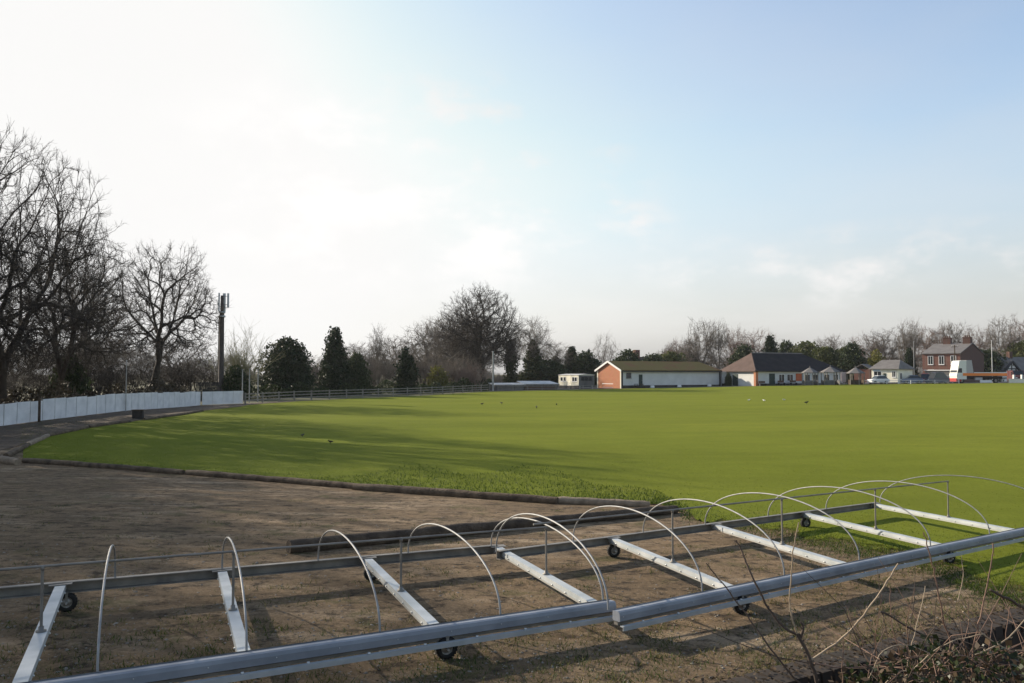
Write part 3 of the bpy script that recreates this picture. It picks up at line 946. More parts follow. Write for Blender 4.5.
# ------------------------------------------------------------------ trees behind the hall and the pavilion
GP = 'trees behind the hall and the pavilion'
for kind, px, Y, top, wd, name, lb in (
        ('dark_round', 628, 172, 350, 34, 'evergreen_tree', 'dark evergreen above the left part of the mossy roof'),
        ('dark_round', 653, 178, 354, 36, 'evergreen_tree', 'dark low evergreen above the middle of the mossy roof'),
        ('olive_round', 671, 180, 352, 32, 'evergreen_tree', 'olive green bush above the right part of the mossy roof'),
        ('pinkish', 680, 200, 338, 44, 'bare_tree', 'low pinkish bare tree left of the tall pair behind the hall'),
        ('dome_a', 702, 190, 317, 44, 'bare_tree', 'tall bare tree behind the right end of the hall, left of the pair'),
        ('upright', 718, 194, 319, 26, 'bare_tree', 'tall bare tree behind the right end of the hall, right of the pair'),
        ('ivy_wide', 692, 184, 338, 36, 'ivy_tree', 'ivy covered tree between the hall roof and the tall pair'),
        ('pinkish', 735, 200, 326, 34, 'bare_tree', 'brownish bare tree above the left slope of the pavilion roof'),
        ('pinkish', 757, 205, 329, 52, 'bare_tree', 'domed pinkish bare tree above the pavilion ridge'),
        ('dark_round', 744, 178, 345, 32, 'evergreen_tree', 'dark evergreen above the left slope of the pavilion roof'),
        ('cone', 770, 184, 336, 22, 'evergreen_tree', 'dark pointed evergreen above the pavilion ridge'),
        ('dark_round', 786, 188, 341, 28, 'evergreen_tree', 'dark rounded evergreen above the right end of the pavilion ridge'),
        ('olive_round', 806, 184, 342, 36, 'evergreen_tree', 'olive green tree above the right slope of the pavilion roof'),
        ('dome_b', 830, 200, 334, 44, 'bare_tree', 'grey bare tree above the gazebos'),
        ('olive_round', 826, 178, 347, 36, 'evergreen_tree', 'olive tree just behind the middle gazebo'),
        ('dark_round', 852, 172, 343, 28, 'evergreen_tree', 'dark evergreen behind the right gazebo'),
        ('olive_round', 843, 180, 348, 20, 'evergreen_tree', 'narrow olive tree left of the dark evergreen by the right gazebo'),
        ('pinkish', 868, 205, 333, 52, 'bare_tree', 'pinkish bare tree left of the taller one behind the cream building'),
        ('dome_a', 886, 200, 327, 54, 'bare_tree', 'rounded grey bare tree behind the cream building'),
        ('lime_round', 876, 168, 350, 20, 'evergreen_tree', 'bright yellow green bush above the cream building'),
        ('upright', 905, 190, 320, 22, 'bare_tree', 'upright bare tree like a poplar, left of the two above the cream building'),
        ('upright', 914, 196, 318, 20, 'bare_tree', 'upright bare tree like a poplar, right of the two above the cream building'),
        ('cone', 909, 172, 348, 14, 'evergreen_tree', 'narrow dark conifer beside the cream building'),
        ('pinkish', 932, 215, 325, 46, 'bare_tree', 'bare tree above the left chimney of the brick house'),
        ('dome_b', 955, 215, 320, 52, 'bare_tree', 'bare tree above the ridge of the brick house'),
        ('pinkish', 978, 205, 327, 40, 'bare_tree', 'bare tree right of the right chimney of the brick house'),
        ('dome_a', 1003, 195, 314, 42, 'bare_tree', 'tall bare tree above the timbered house'),
        ('pinkish', 1024, 200, 316, 40, 'bare_tree', 'bare tree cut off by the right edge of the picture'),
        ('dark_round', 986, 182, 350, 40, 'evergreen_tree', 'dark evergreen between the brick house and the timbered house'),
        ('olive_round', 1024, 190, 342, 40, 'evergreen_tree', 'olive bush behind the timbered house roof')):
    plant(kind, px, Y, top, lb, name=name, group=GP, width=wd)


# far woods that read as one mass along the skyline
def woods():
    rg = np.random.default_rng(9)
    parts = []
    n = 46000
    px = rg.uniform(-260, 1240, n)
    hz = 5.5 + 2.2 * np.sin(px * .021) + 1.6 * np.sin(px * .057 + 1) + 1.2 * np.sin(px * .13 + 2) + np.where(px < 240, 3.0, 0)
    Y = rg.uniform(222, 250, n)
    x = (px - 512) / F_PX * Y
    z0 = g(x, Y)
    t = rg.random(n) ** .8
    C = np.stack([x, Y, z0 + t * np.maximum(hz, 2)], 1)
    d = unit(rg.normal(0, .5, (n, 3)) + np.array([0, 0, .9]))
    L = .5 + rg.random(n) * 1.2
    r = np.full(n, .045)
    v, q = seg_mesh(C - d * L[:, None], C + d * L[:, None], r, r * .5, 3)
    me = np_mesh('distant_woods', v, q, M['far_twig'])
    o = link('distant_woods', me)
    return tag(o, 'greyish brown line of distant leafless woods along the skyline', 'woodland', kind='stuff')


woods()


# ------------------------------------------------------------------ fences
def white_fence():
    pts = [(-190, 44.5), (-100, 46), (0, 50), (40, 53.6), (128, 64), (187, 76), (201, 79.3)]
    P = np.array([gx(a, b) for a, b in pts])
    root = thing('board_fence', P[2], 'long white boarded fence along the left side of the ground', 'fence')
    seg = np.concatenate([[0], np.cumsum(np.linalg.norm(np.diff(P[:, :2], axis=0), axis=1))])
    rg = random.Random(2)

    def pos(s):
        return np.array([np.interp(s, seg, P[:, 0]), np.interp(s, seg, P[:, 1])])
    s = 0.0
    tot = seg[-1]
    while s < tot - .3:
        w = rg.choice((1.2, 1.2, 1.25, 1.15))
        a, b = pos(s), pos(min(s + w - .055, tot))
        za, zb = float(g(*a)), float(g(*b))
        h = 1.42 + rg.uniform(-.05, .05)
        mb = MB()
        d = b - a; nrm = np.array([d[1], -d[0]]) / np.linalg.norm(d)
        tilt = rg.uniform(-.015, .015)
        quad = [(a[0], a[1], za + .05), (b[0], b[1], zb + .05), (b[0], b[1], zb + h + tilt), (a[0], a[1], za + h - tilt)]
        mb.slab(quad, (nrm[0] * .03, nrm[1] * .03, 0))
        for k in (1, 2, 3):     # the joints between boards stand a little proud
            zz = k * h / 4
            mb.beam((a[0] + nrm[0] * .035, a[1] + nrm[1] * .035, za + zz), (b[0] + nrm[0] * .035, b[1] + nrm[1] * .035, zb + zz), .012, .018)
        mb.build('board_panel', M['white_paint'], root)
        mp = MB().box((a[0] - nrm[0] * .06, a[1] - nrm[1] * .06, za + .75), (.09, .09, 1.5), math.atan2(d[1], d[0]))
        mp.build('post', M['post_paint'], root)
        s += w
    # the short return that faces the ground
    A, B = gx(203, 80.0), gx(244, 83.6)
    n = 4
    for i in range(n):
        a = A + (B - A) * i / n; b = A + (B - A) * (i + .975) / n
        mb = MB(); d = b - a; nrm = np.array([d[1], -d[0]]) / np.linalg.norm(d[:2])
        mb.slab([(a[0], a[1], a[2] + .05), (b[0], b[1], b[2] + .05), (b[0], b[1], b[2] + 1.36), (a[0], a[1], a[2] + 1.36)], (nrm[0] * .03, nrm[1] * .03, 0))
        for k in (1, 2, 3):
            mb.beam((a[0] + nrm[0] * .035, a[1] + nrm[1] * .035, a[2] + k * .34), (b[0] + nrm[0] * .035, b[1] + nrm[1] * .035, b[2] + k * .34), .012, .018)
        mb.build('board_panel', M['white_paint'], root)
    # taller dark post at the step in the fence
    p = gx(41, 53.0)
    MB().box((p[0], p[1], p[2] + .8), (.12, .12, 1.65)).build('gate_post', M['log_dark'], root)


white_fence()

p = gx(127, 63.4)
mb = MB(); mb.tube([p, p + np.array([0, 0, 4.0])], [.045, .035], 8)
t = thing('thin_pole', p, 'thin pole rising from the middle of the white fence', 'pole')
mb.build('shaft', M['pole_grey'], t); MB().ell(p + np.array([0, 0, 4.02]), (.06, .06, .05)).build('cap', M['pole_grey'], t)

# dark box by the path
p = hit(136, 419)
t = thing('storage_box', p, 'squat dark wooden box with a lid at the edge of the path', 'box')
MB().box(p + np.array([0, .3, .29]), (.68, .55, .58), .2, .94).build('body', M['bin'], t)
MB().box(p + np.array([0, .3, .61]), (.74, .6, .06), .2).build('lid', M['log_dark'], t)


def rail_fence(pts, name, label, step, h, rails, mpost, mrail, pw=.12, rw=.1):
    P = np.array([gx(a, b) for a, b in pts])
    root = thing(name, P[0], label, 'fence')
    seg = np.concatenate([[0], np.cumsum(np.linalg.norm(np.diff(P[:, :2], axis=0), axis=1))])
    n = max(2, int(round(seg[-1] / step)) + 1)
    q = []
    for s in np.linspace(0, seg[-1], n):
        x, y = np.interp(s, seg, P[:, 0]), np.interp(s, seg, P[:, 1])
        q.append(np.array([x, y, float(g(x, y))]))
    for a in q:
        MB().box((a[0], a[1], a[2] + h / 2), (pw, pw, h)).build('post', mpost, root)
    for a, b in zip(q[:-1], q[1:]):
        for r in rails:
            e = np.array([0, -pw * .5 - .022, r])
            MB().beam(a + e, b + e, .04, rw).build('rail', mrail, root)
    return root


rail_fence([(246, 83.5), (300, 92.5), (420, 110.5), (490, 128.5)], 'post_and_rail_fence', 'weathered post and rail fence in front of the dark evergreens', 2.9, 1.15, (.35, .68, 1.02), M['post_paint'], M['post_paint'], .14, .1)
rail_fence([(862, 149.3), (958, 149.3)], 'post_and_rail_fence', 'low white rail fence in front of the parked cars', 4.4, .72, (.3, .64), M['rail_white'], M['rail_white'], .1, .08)
rail_fence([(498, 130), (596, 141.5)], 'post_and_rail_fence', 'low pale rail fence in front of the caravan and shelters', 3.0, .75, (.3, .62), M['post_paint'], M['post_paint'], .1, .08)

# ------------------------------------------------------------------ phone mast, enclosure and thin posts
def mast():
    p = gx(221.5, 95)
    top = zrow(293, 95)
    root = thing('phone_mast', p, 'dark phone mast with grey antenna panels behind the white fence', 'mast')
    h = top - p[2]
    MB().lathe(p, (0, 0, 1), [(.42, 0), (.42, .3), (.34, .32), (.27, h - 2.4), (.2, h - 2.2), (.16, h - .3), (0, h - .29)], 14).build('pole', M['mast_dark'], root)
    c = MB(); c.lathe(p, (0, 0, 1), [(.3, h - 2.9), (.42, h - 2.88), (.42, h - 2.7), (.3, h - 2.68)], 14); c.lathe(p, (0, 0, 1), [(.3, h - 2.4), (.4, h - 2.38), (.4, h - 2.22), (.3, h - 2.2)], 14)
    c.build('collar', M['antenna'], root)
    for a, r, hh in ((200, .34, 2.2), (75, .42, 2.2), (-10, .78, 1.7)):
        x, y = p[0] + r * math.cos(R(a)), p[1] + r * math.sin(R(a))
        zt = p[2] + h - hh / 2 - (.05 if r > .5 else 0)
        pa = MB().box((x, y, zt), (.3 if r < .5 else .16, .18, hh), R(a + 90)).build('antenna_panel', M['antenna'], root)
        br = MB()
        for z in (-.5, .5):
            br.beam((p[0], p[1], zt + z), (x, y, zt + z), .05, .05)
        br.build('bracket', M['mast_dark'], root)
    c = MB(); c.tube([p + np.array([-.36, -.1, .2]), p + np.array([-.3, -.1, h - 2.8])], .05, 6); c.build('cable', M['trim_dark'], root)


mast()


def palisade():
    a, b = gx(197, 93), gx(219, 92)
    root = thing('palisade_fence', a, 'dark palisade fence at the foot of the mast', 'fence')
    d = b - a
    mb = MB()
    n = 24
    for i in range(n):
        q = a + d * i / (n - 1)
        mb.box((q[0], q[1], q[2] + 1.1), (.07, .03, 2.2))
    mb.build('pales', M['trim_dark'], root)
    for z in (.5, 1.8):
        MB().beam(a + np.array([0, .04, z]), b + np.array([0, .04, z]), .04, .06).build('rail', M['trim_dark'], root)


palisade()
for i, (px, Y, top, lb) in enumerate(((243, 86, 370, 'left one of three thin grey net posts at the fence corner'), (250, 87, 369, 'middle one of three thin grey net posts at the fence corner'), (258.5, 88, 370, 'right one of three thin grey net posts at the fence corner'))):
    p = gx(px, Y); h = zrow(top, Y) - p[2]
    t = thing('net_post', p, lb, 'post', 'thin net posts at the fence corner')
    MB().tube([p, p + np.array([0, 0, h])], [.07, .055], 8).build('shaft', M['pole_grey'], t)
    MB().box(p + np.array([0, 0, h + .03]), (.17, .17, .06)).build('cap', M['pole_grey'], t)


def pole(px, Y, top, r, m, label, name='pole', arms=False, cat='pole', group=None):
    p = gx(px, Y); h = zrow(top, Y) - p[2]
    t = thing(name, p, label, cat, group)
    MB().tube([p, p + np.array([0, 0, h])], [r, r * .65], 8).build('shaft', m, t)
    if arms:
        MB().beam(p + np.array([-.7, 0, h - .35]), p + np.array([.7, 0, h - .35]), .09, .1).build('crossarm', m, t)
        for s in (-.6, 0, .6): MB().ell(p + np.array([s, 0, h - .24]), (.05, .05, .09), 6, 5).build('insulator', M['trim_white'], t)
    else:
        MB().ell(p + np.array([0, 0, h + .04]), (r * 1.2, r * 1.2, .09), 8, 5).build('finial', m, t)
    return t


pole(493, 129, 352, .17, M['pole_grey'], 'stout grey pole at the end of the rail fence')
pole(913.5, 160, 342, .085, M['pole_grey'], 'tall grey pole behind the blue car', 'lamp_post')
pole(991.5, 158, 341, .065, M['trim_white'], 'thin white flagpole behind the lorry', 'flagpole')
pole(954.5, 156, 345, .13, M['log_dark'], 'dark telegraph pole in front of the brick house', 'telegraph_pole', True)
pole(444, 136, 372, .06, M['pole_grey'], 'thin grey post left of the yellow green bush', 'net_post')


# ------------------------------------------------------------------ buildings
class Bld:
    """a rectangle of walls: near corner c, unit direction e along the front, d away along the side"""
    def __init__(s, px, Y, e_px, e_Y, side_px, sign=-1, perp=True):
        c = gx(px, Y)[:2]; b = gx(e_px, e_Y)[:2]
        s.L = np.linalg.norm(b - c); s.e = (b - c) / s.L
        # perpendicular pointing away from the camera
        n = np.array([-s.e[1], s.e[0]])
        if n[1] < 0: n = -n
        s.d = n; s.c = c
        # run along n until the picture column side_px
        u = (side_px - 512) / F_PX / math.cos(PITCH)
        s.Wd = abs((u * c[1] - c[0]) / (n[0] - u * n[1]))
        s.z = float(min(g(*c), g(*b)))
        s.yaw = math.atan2(s.e[1], s.e[0])

    def p(s, a, b, z):
        """a metres along the front, b metres back, z metres above the base"""
        q = s.c + s.e * a + s.d * b
        return np.array([q[0], q[1], s.z + z])


def prism_walls(B, h, m, root, ridge=None, name='wall'):
    mb = MB()
    L, Wd = B.L, B.Wd
    lo = -.4
    f = [B.p(0, 0, lo), B.p(L, 0, lo), B.p(L, 0, h), B.p(0, 0, h)]
    mb.poly(f)
    mb.poly([B.p(L, Wd, lo), B.p(0, Wd, lo), B.p(0, Wd, h), B.p(L, Wd, h)])
    if ridge:
        mb.poly([B.p(0, Wd, lo), B.p(0, 0, lo), B.p(0, 0, h), B.p(0, Wd / 2, ridge), B.p(0, Wd, h)])
        mb.poly([B.p(L, 0, lo), B.p(L, Wd, lo), B.p(L, Wd, h), B.p(L, Wd / 2, ridge), B.p(L, 0, h)])
    else:
        mb.poly([B.p(0, Wd, lo), B.p(0, 0, lo), B.p(0, 0, h), B.p(0, Wd, h)])
        mb.poly([B.p(L, 0, lo), B.p(L, Wd, lo), B.p(L, Wd, h), B.p(L, 0, h)])
    return mb.build(name, m, root)


def front_box(B, a0, a1, z0, z1, out, m, root, name, depth=.0, label=None):
    """a flat box on the front wall"""
    mb = MB()
    q = [B.p(a0, -out, z0), B.p(a1, -out, z0), B.p(a1, -out, z1), B.p(a0, -out, z1)]
    off = np.array([*(B.d * (out + depth - .004)), 0])
    mb.slab(q, off)
    o = mb.build(name, m, root)
    if label: o['label'] = label
    return o


def side_box(B, b0, b1, z0, z1, out, m, root, name, a=0.0, sgn=-1, label=None):
    mb = MB()
    q = [B.p(a + sgn * out, b0, z0), B.p(a + sgn * out, b1, z0), B.p(a + sgn * out, b1, z1), B.p(a + sgn * out, b0, z1)]
    off = np.array([*(B.e * (-sgn) * (out - .004)), 0])
    mb.slab(q, off)
    o = mb.build(name, m, root)
    if label: o['label'] = label
    return o


def window(B, a0, a1, z0, z1, root, frame=None, bars=1, side=False, a=0.0, sgn=-1):
    fr = frame or M['trim_white']
    fn = (lambda x0, x1, y0, y1, o, m, par, nm: side_box(B, x0, x1, y0, y1, o, m, par, nm, a, sgn)) if side else (lambda x0, x1, y0, y1, o, m, par, nm: front_box(B, x0, x1, y0, y1, o, m, par, nm))
    w = fn(a0, a1, z0, z1, .03, M['glass'], root, 'window')
    t = .09
    mbs = []
    for (x0, x1, y0, y1) in ((a0 - t, a0, z0 - t, z1 + t), (a1, a1 + t, z0 - t, z1 + t), (a0, a1, z1, z1 + t), (a0, a1, z0 - t, z0)) + tuple(((a0 + (a1 - a0) * k / (bars + 1) - .03, a0 + (a1 - a0) * k / (bars + 1) + .03, z0, z1)) for k in range(1, bars + 1)):
        mbs.append((x0, x1, y0, y1))
    mb = MB()
    for x0, x1, y0, y1 in mbs:
        if side:
            q = [B.p(a + sgn * .06, x0, y0), B.p(a + sgn * .06, x1, y0), B.p(a + sgn * .06, x1, y1), B.p(a + sgn * .06, x0, y1)]
            mb.slab(q, np.array([*(B.e * (-sgn) * .05), 0]))
        else:
            q = [B.p(x0, -.06, y0), B.p(x1, -.06, y0), B.p(x1, -.06, y1), B.p(x0, -.06, y1)]
            mb.slab(q, np.array([*(B.d * .05), 0]))
    mb.build('frame', fr, w)
    fn(a0 - .12, a1 + .12, z0 - t - .07, z0 - t, .12, fr, w, 'sill')
    return w


def roof_gable(B, h, ridge, m, root, over=.35, over_e=.25, hip=0.0, thick=.14, hip_l=0.0):
    """two slopes (front and back); hip cuts the right end"""
    L, Wd = B.L, B.Wd
    sl = (ridge - h) / (Wd / 2)
    ze = h - over * sl
    mb = MB()
    o = np.array([0, 0, thick])
    mb.slab([B.p(-over_e, -over, ze), B.p(L + over_e, -over, ze), B.p(L + over_e - hip, Wd / 2, ridge), B.p(-over_e + hip_l, Wd / 2, ridge)], o)
    mb.slab([B.p(L + over_e, Wd + over, ze), B.p(-over_e, Wd + over, ze), B.p(-over_e + hip_l, Wd / 2, ridge), B.p(L + over_e - hip, Wd / 2, ridge)], o)
    if hip: mb.slab([B.p(L + over_e, -over, ze), B.p(L + over_e, Wd + over, ze), B.p(L + over_e - hip, Wd / 2, ridge)], o)
    return mb.build('roof', m, root)


# --- the hall with the orange gable and the mossy roof
B = Bld(621, 143, 719.5, 154, 597)
eave = zrow(370.0, 143) - B.z
rdg = zrow(361.6, 146) - B.z
root = thing('hall', B.p(0, 0, 0), 'long low hall with an orange brick gable, white front wall and mossy roof', 'building')
mbw = MB()
mbw.poly([B.p(0, 0, -.4), B.p(B.L, 0, -.4), B.p(B.L, 0, eave), B.p(0, 0, eave)])
mbw.poly([B.p(B.L, B.Wd, -.4), B.p(0, B.Wd, -.4), B.p(0, B.Wd, eave), B.p(B.L, B.Wd, eave)])
mbw.poly([B.p(B.L, 0, -.4), B.p(B.L, B.Wd, -.4), B.p(B.L, B.Wd, eave), B.p(B.L, B.Wd / 2, rdg - .5), B.p(B.L, 0, eave)])
mbw.build('wall', M['render_white'], root)
tag(MB().poly([B.p(0, B.Wd, -.4), B.p(0, 0, -.4), B.p(0, 0, eave), B.p(0, B.Wd / 2, rdg), B.p(0, B.Wd, eave)]).build('gable_wall', M['orange_brick'], root), 'orange brick gable end')
roof_gable(B, eave, rdg, M['moss_roof'], root, hip=2.2)
for (b0, b1) in ((-.38, B.Wd / 2), (B.Wd + .38, B.Wd / 2)):
    sl = (rdg - eave) / (B.Wd / 2)
    z0 = eave - .38 * sl
    MB().beam(B.p(-.3, b0, z0 + .0), B.p(-.3, b1, rdg + .02), .07, .34).build('bargeboard', M['trim_white'], root)
front_box(B, .05, B.L, -.3, .55, .03, M['plinth'], root, 'plinth')
mb = MB().beam(B.p(-.1, -.42, eave - .22), B.p(B.L + .2, -.42, eave - .22), .13, .2); mb.build('gutter', M['trim_dark'], root)
MB().tube([B.p(.12, -.09, 0), B.p(.12, -.09, eave - .2)], .16, 8).build('downpipe', M['trim_dark'], root)
MB().tube([B.p(B.L - .1, -.1, 0), B.p(B.L - .1, -.1, eave - .2)], .14, 8).build('downpipe', M['trim_dark'], root)
dd = front_box(B, 3.9, 4.7, .3, 2.5, .05, M['door_dark'], root, 'door')
MB().ell(B.p(4.6, -.09, 1.4), (.05, .05, .05), 6, 5).build('handle', M['bolt'], dd)
window(B, 1.2, 2.1, 1.95, 2.75, root, M['shed_side'])
side_box(B, .02, .32, -.3, eave - .05, .03, M['render_cream'], root, 'quoin', 0)
side_box(B, B.Wd - .32, B.Wd - .02, -.3, eave - .05, .03, M['render_cream'], root, 'quoin', 0)
HALL = B

# bench and clutter by the hall
p = HALL.p(-1.0, 1.1, 0); p[2] = float(g(p[0], p[1]))
t = thing('slatted_gate_panel', p, 'white slatted panel leaning beside the orange brick gable', 'panel')
e3 = np.array([*HALL.d, 0])
mb = MB()
for k in range(7): mb.beam(p + e3 * (k * .52) + np.array([0, 0, .0]), p + e3 * (k * .52) + np.array([0, 0, .95]), .05, .09)
mb.build('slats', M['trim_white'], t)
for z in (.2, .85):
    MB().beam(p - e3 * .1 + np.array([-.05, 0, z]), p + e3 * 3.3 + np.array([-.05, 0, z]), .05, .1).build('rail', M['trim_white'], t)
p = HALL.p(3.1, -1.1, 0); p[2] = float(g(p[0], p[1]))
t = thing('picnic_bench', p, 'dark picnic bench in front of the hall door', 'bench')
ya = HALL.yaw
ex = np.array([*HALL.e, 0]); dy = np.array([*HALL.d, 0])
MB().box(p + np.array([0, 0, .74]), (1.8, .75, .06), ya).build('table_top', M['log_dark'], t)
for s in (-1, 1):
    MB().box(p + dy * s * .7 + np.array([0, 0, .44]), (1.8, .26, .05), ya).build('seat', M['log_dark'], t)
    mb = MB()
    for k in (-1, 1):
        mb.beam(p + ex * s * .65 + dy * k * .65, p + ex * s * .65 + dy * k * .28 + np.array([0, 0, .72]), .06, .08)
    mb.beam(p + ex * s * .65 - dy * .75 + np.array([0, 0, .4]), p + ex * s * .65 + dy * .75 + np.array([0, 0, .4]), .06, .08)
    mb.build('leg', M['log_dark'], t)
for px, lb in ((652, 'small white block at the foot of the hall, nearest the door'), (679, 'small white block at the foot of the hall, middle one'), (709, 'small white block at the foot of the hall, nearest the pavilion')):
    Yb = np.interp(px, [621, 720], [142.2, 152.8])
    p = gx(px, Yb)
    t = tag(MB().box(p + np.array([0, 0, .2]), (.8, .3, .45), HALL.yaw, .85).build('boundary_block', M['trim_white'], loc=p), lb, 'block', 'small white blocks in front of the hall')

# --- the pavilion
B = Bld(755.5, 148, 842, 157, 722)
eave = zrow(371.0, 148) - B.z
rdg = zrow(354.0, 155) - B.z
root = thing('cricket_pavilion', B.p(0, 0, 0), 'white pavilion with a large dark hipped roof and a brick corner pillar', 'building')
prism_walls(B, eave, M['render_white'], root)
L, Wd, ov = B.L, B.Wd, .55
r0, r1 = B.p(Wd * .33, Wd / 2, rdg), B.p(L - Wd * .62, Wd / 2, rdg)
o = np.array([0, 0, .15])
ze = eave - .12
c00, c10, c11, c01 = B.p(-ov, -ov, ze), B.p(L + ov, -ov, ze), B.p(L + ov, Wd + ov, ze), B.p(-ov, Wd + ov, ze)
mb = MB(); mb.slab([c00, c10, r1, r0], o); mb.slab([c11, c01, r0, r1], o); mb.slab([c10, c11, r1], o)
rf = mb.build('roof', M['dark_roof'], root)
tag(MB().slab([c01, c00, r0], o + np.array([0, 0, .003])).build('sunlit_slope', M['red_roof'], root), 'red brown left slope with the sunlight painted into its colour')  # sunlight on this slope put into a lighter, redder colour than the rest
MB().tube([r0 + o, r1 + o], .14, 8).build('ridge_tiles', M['grey_roof'], root)
MB().tube([c00 + o, r0 + o], .13, 8).build('ridge_tiles', M['red_roof'], root)
MB().box(B.p(-.08, -.08, (eave - .2) / 2), (.55, .55, eave - .1), B.yaw).build('pillar', M['orange_brick'], root)
front_box(B, .5, L, -.3, .45, .04, M['plinth'], root, 'plinth')
front_box(B, 0, L, eave - .28, eave - .08, .08, M['trim_white'], root, 'fascia')
kk = L / 86.5
dd = front_box(B, (768 - 755.5) * kk, (773.5 - 755.5) * kk, 0, 2.3, .05, M['door_dark'], root, 'door')
MB().ell(B.p((773 - 755.5) * kk, -.1, 1.1), (.05, .05, .05), 6, 5).build('handle', M['bolt'], dd)
for a0, a1 in ((777.5, 782.5), (785.5, 791), (803, 808), (811, 816), (823, 828), (832, 837)):
    window(B, (a0 - 755.5) * kk, (a1 - 755.5) * kk, .95, 2.1, root)
tag(front_box(B, (794 - 755.5) * kk, (800 - 755.5) * kk, .9, 2.3, .06, M['orange_board'], root, 'board'), 'orange red board')
dd = side_box(B, Wd * .52, Wd * .68, 0, 2.2, .05, M['door_dark'], root, 'door', 0)
MB().ell(B.p(-.1, Wd * .54, 1.1), (.05, .05, .05), 6, 5).build('handle', M['bolt'], dd)
PAV = B
# low linking block between hall and pavilion
B = Bld(721.5, 154.5, 741, 157, 719)
B.Wd = 4.0
root = thing('link_building', B.p(0, 0, 0), 'low white flat roofed building between the hall and the pavilion', 'building')
prism_walls(B, 2.6, M['render_white'], root)
MB().slab([B.p(-.2, -.3, 2.6), B.p(B.L + .2, -.3, 2.6), B.p(B.L + .2, 4.2, 2.6), B.p(-.2, 4.2, 2.6)], (0, 0, .2)).build('roof', M['felt'], root)
front_box(B, 0, B.L, -.3, .5, .03, M['plinth'], root, 'plinth')
dd = front_box(B, 2.6, 3.5, 0, 2.1, .05, M['trim_dark'], root, 'door')
plant('dark_round', 728, 152, 373, 'small dark shrub against the low white linking building', 'bush', 'evergreen_bush', width=7)

# benches in front of the pavilion
for i, (px, lb) in enumerate(((781, 'dark bench under the left pavilion windows'), (793, 'dark bench in front of the orange red board'), (762, 'dark bench beside the brick pillar'))):
    Yb = np.interp(px, [755.5, 842], [147.2, 156]) - .6
    p = gx(px, Yb)
    t = thing('bench', p, lb, 'bench', 'benches in front of the pavilion')
    ya = PAV.yaw; ex = np.array([*PAV.e, 0]); dy = np.array([*PAV.d, 0])
    MB().box(p + np.array([0, 0, .45]), (1.5, .42, .05), ya).build('seat', M['shed_brown'], t)
    MB().box(p + dy * .2 + np.array([0, 0, .72]), (1.5, .05, .36), ya).build('backrest', M['shed_brown'], t)
    for s in (-1, 1):
        MB().box(p + ex * s * .65 + np.array([0, 0, .22]), (.07, .4, .43), ya).build('leg', M['trim_dark'], t)


# --- gazebos
def gazebo(px, Y, wpx, apex, eavey, label, panel):
    p = gx(px, Y)
    w = wpx * Y / F_PX
    ze, za = zrow(eavey, Y) - p[2], zrow(apex, Y) - p[2]
    root = thing('gazebo', p, label, 'gazebo', 'gazebos beside the pavilion')
    n = 6
    ring = [p + np.array([w / 2 * 1.02 * math.cos(2 * math.pi * (k + .5) / n), w / 2 * 1.02 * math.sin(2 * math.pi * (k + .5) / n), ze]) for k in range(n)]
    mb = MB()
    ap = p + np.array([0, 0, za])
    for k in range(n): mb.slab([ring[k], ring[(k + 1) % n], ap], (0, 0, .08))
    mb.build('roof', M['grey_roof'], root)
    MB().ell(ap + np.array([0, 0, .12]), (.1, .1, .18), 8, 6).build('finial', M['grey_roof'], root)
    for k in range(n):
        a = 2 * math.pi * (k + .5) / n
        q = p + np.array([w * .44 * math.cos(a), w * .44 * math.sin(a), 0])
        MB().box(q + np.array([0, 0, ze / 2]), (.13, .13, ze + .05), a).build('post', M['post_paint'], root)
        a2 = 2 * math.pi * (k + 1.5) / n
        q2 = p + np.array([w * .44 * math.cos(a2), w * .44 * math.sin(a2), 0])
        if k != 4:
            mb = MB(); mb.beam(q + np.array([0, 0, .85]), q2 + np.array([0, 0, .85]), .06, .08)
            mb.beam(q + np.array([0, 0, .4]), q2 + np.array([0, 0, .4]), .03, .75)
            mb.build('side_panel', panel, root)
    MB().box(p + np.array([0, .4, .45]), (w * .6, .45, .08)).build('seat', M['shed_brown'], root)


gazebo(809.5, 146, 17, 367.6, 373, 'left gazebo with a grey pointed roof in front of the pavilion', M['shed_side'])
gazebo(830, 146.5, 20, 366.8, 372.4, 'middle gazebo with the widest grey pointed roof', M['shed_side'])
gazebo(855, 147, 18, 367.6, 373.5, 'right gazebo standing clear of the pavilion', M['log_dark'])
p = gx(843, 148); 
t = thing('notice_board', p, 'pale pink board between the middle and right gazebos', 'board')
MB().box(p + np.array([0, 0, 1.35]), (.95, .06, 1.9)).build('panel', M['pink_board'], t)
for s in (-1, 1): MB().box(p + np.array([s * .42, .07, .95]), (.08, .08, 1.9)).build('post', M['post_paint'], t)

# --- cream building
B = Bld(897, 151, 912, 155, 871)
eave = zrow(368.8, 151) - B.z; rdg = zrow(360.6, 156) - B.z
root = thing('clubhouse', B.p(0, 0, 0), 'small cream building with a grey roof behind the white car', 'building')
prism_walls(B, eave, M['render_cream'], root)
L, Wd = B.L, B.Wd
r0 = B.p(L / 2, .9, rdg); r1 = B.p(L / 2, Wd - .5, rdg)
ov = .4; ze = eave - .1
c00, c10, c11, c01 = B.p(-ov, -ov, ze), B.p(L + ov, -ov, ze), B.p(L + ov, Wd + ov, ze), B.p(-ov, Wd + ov, ze)
mb = MB(); o = np.array([0, 0, .12]); mb.slab([c01, c00, r0, r1], o); mb.slab([c10, c11, r1, r0], o); mb.slab([c00, c10, r0], o); mb.slab([c11, c01, r1], o)
mb.build('roof', M['grey_roof'], root)
window(B, .9, 1.7, .9, 2.0, root)
for f0, f1 in ((.08, .2), (.62, .9)): window(B, Wd * f0, Wd * f1, 1.3, 2.3, root, side=True)
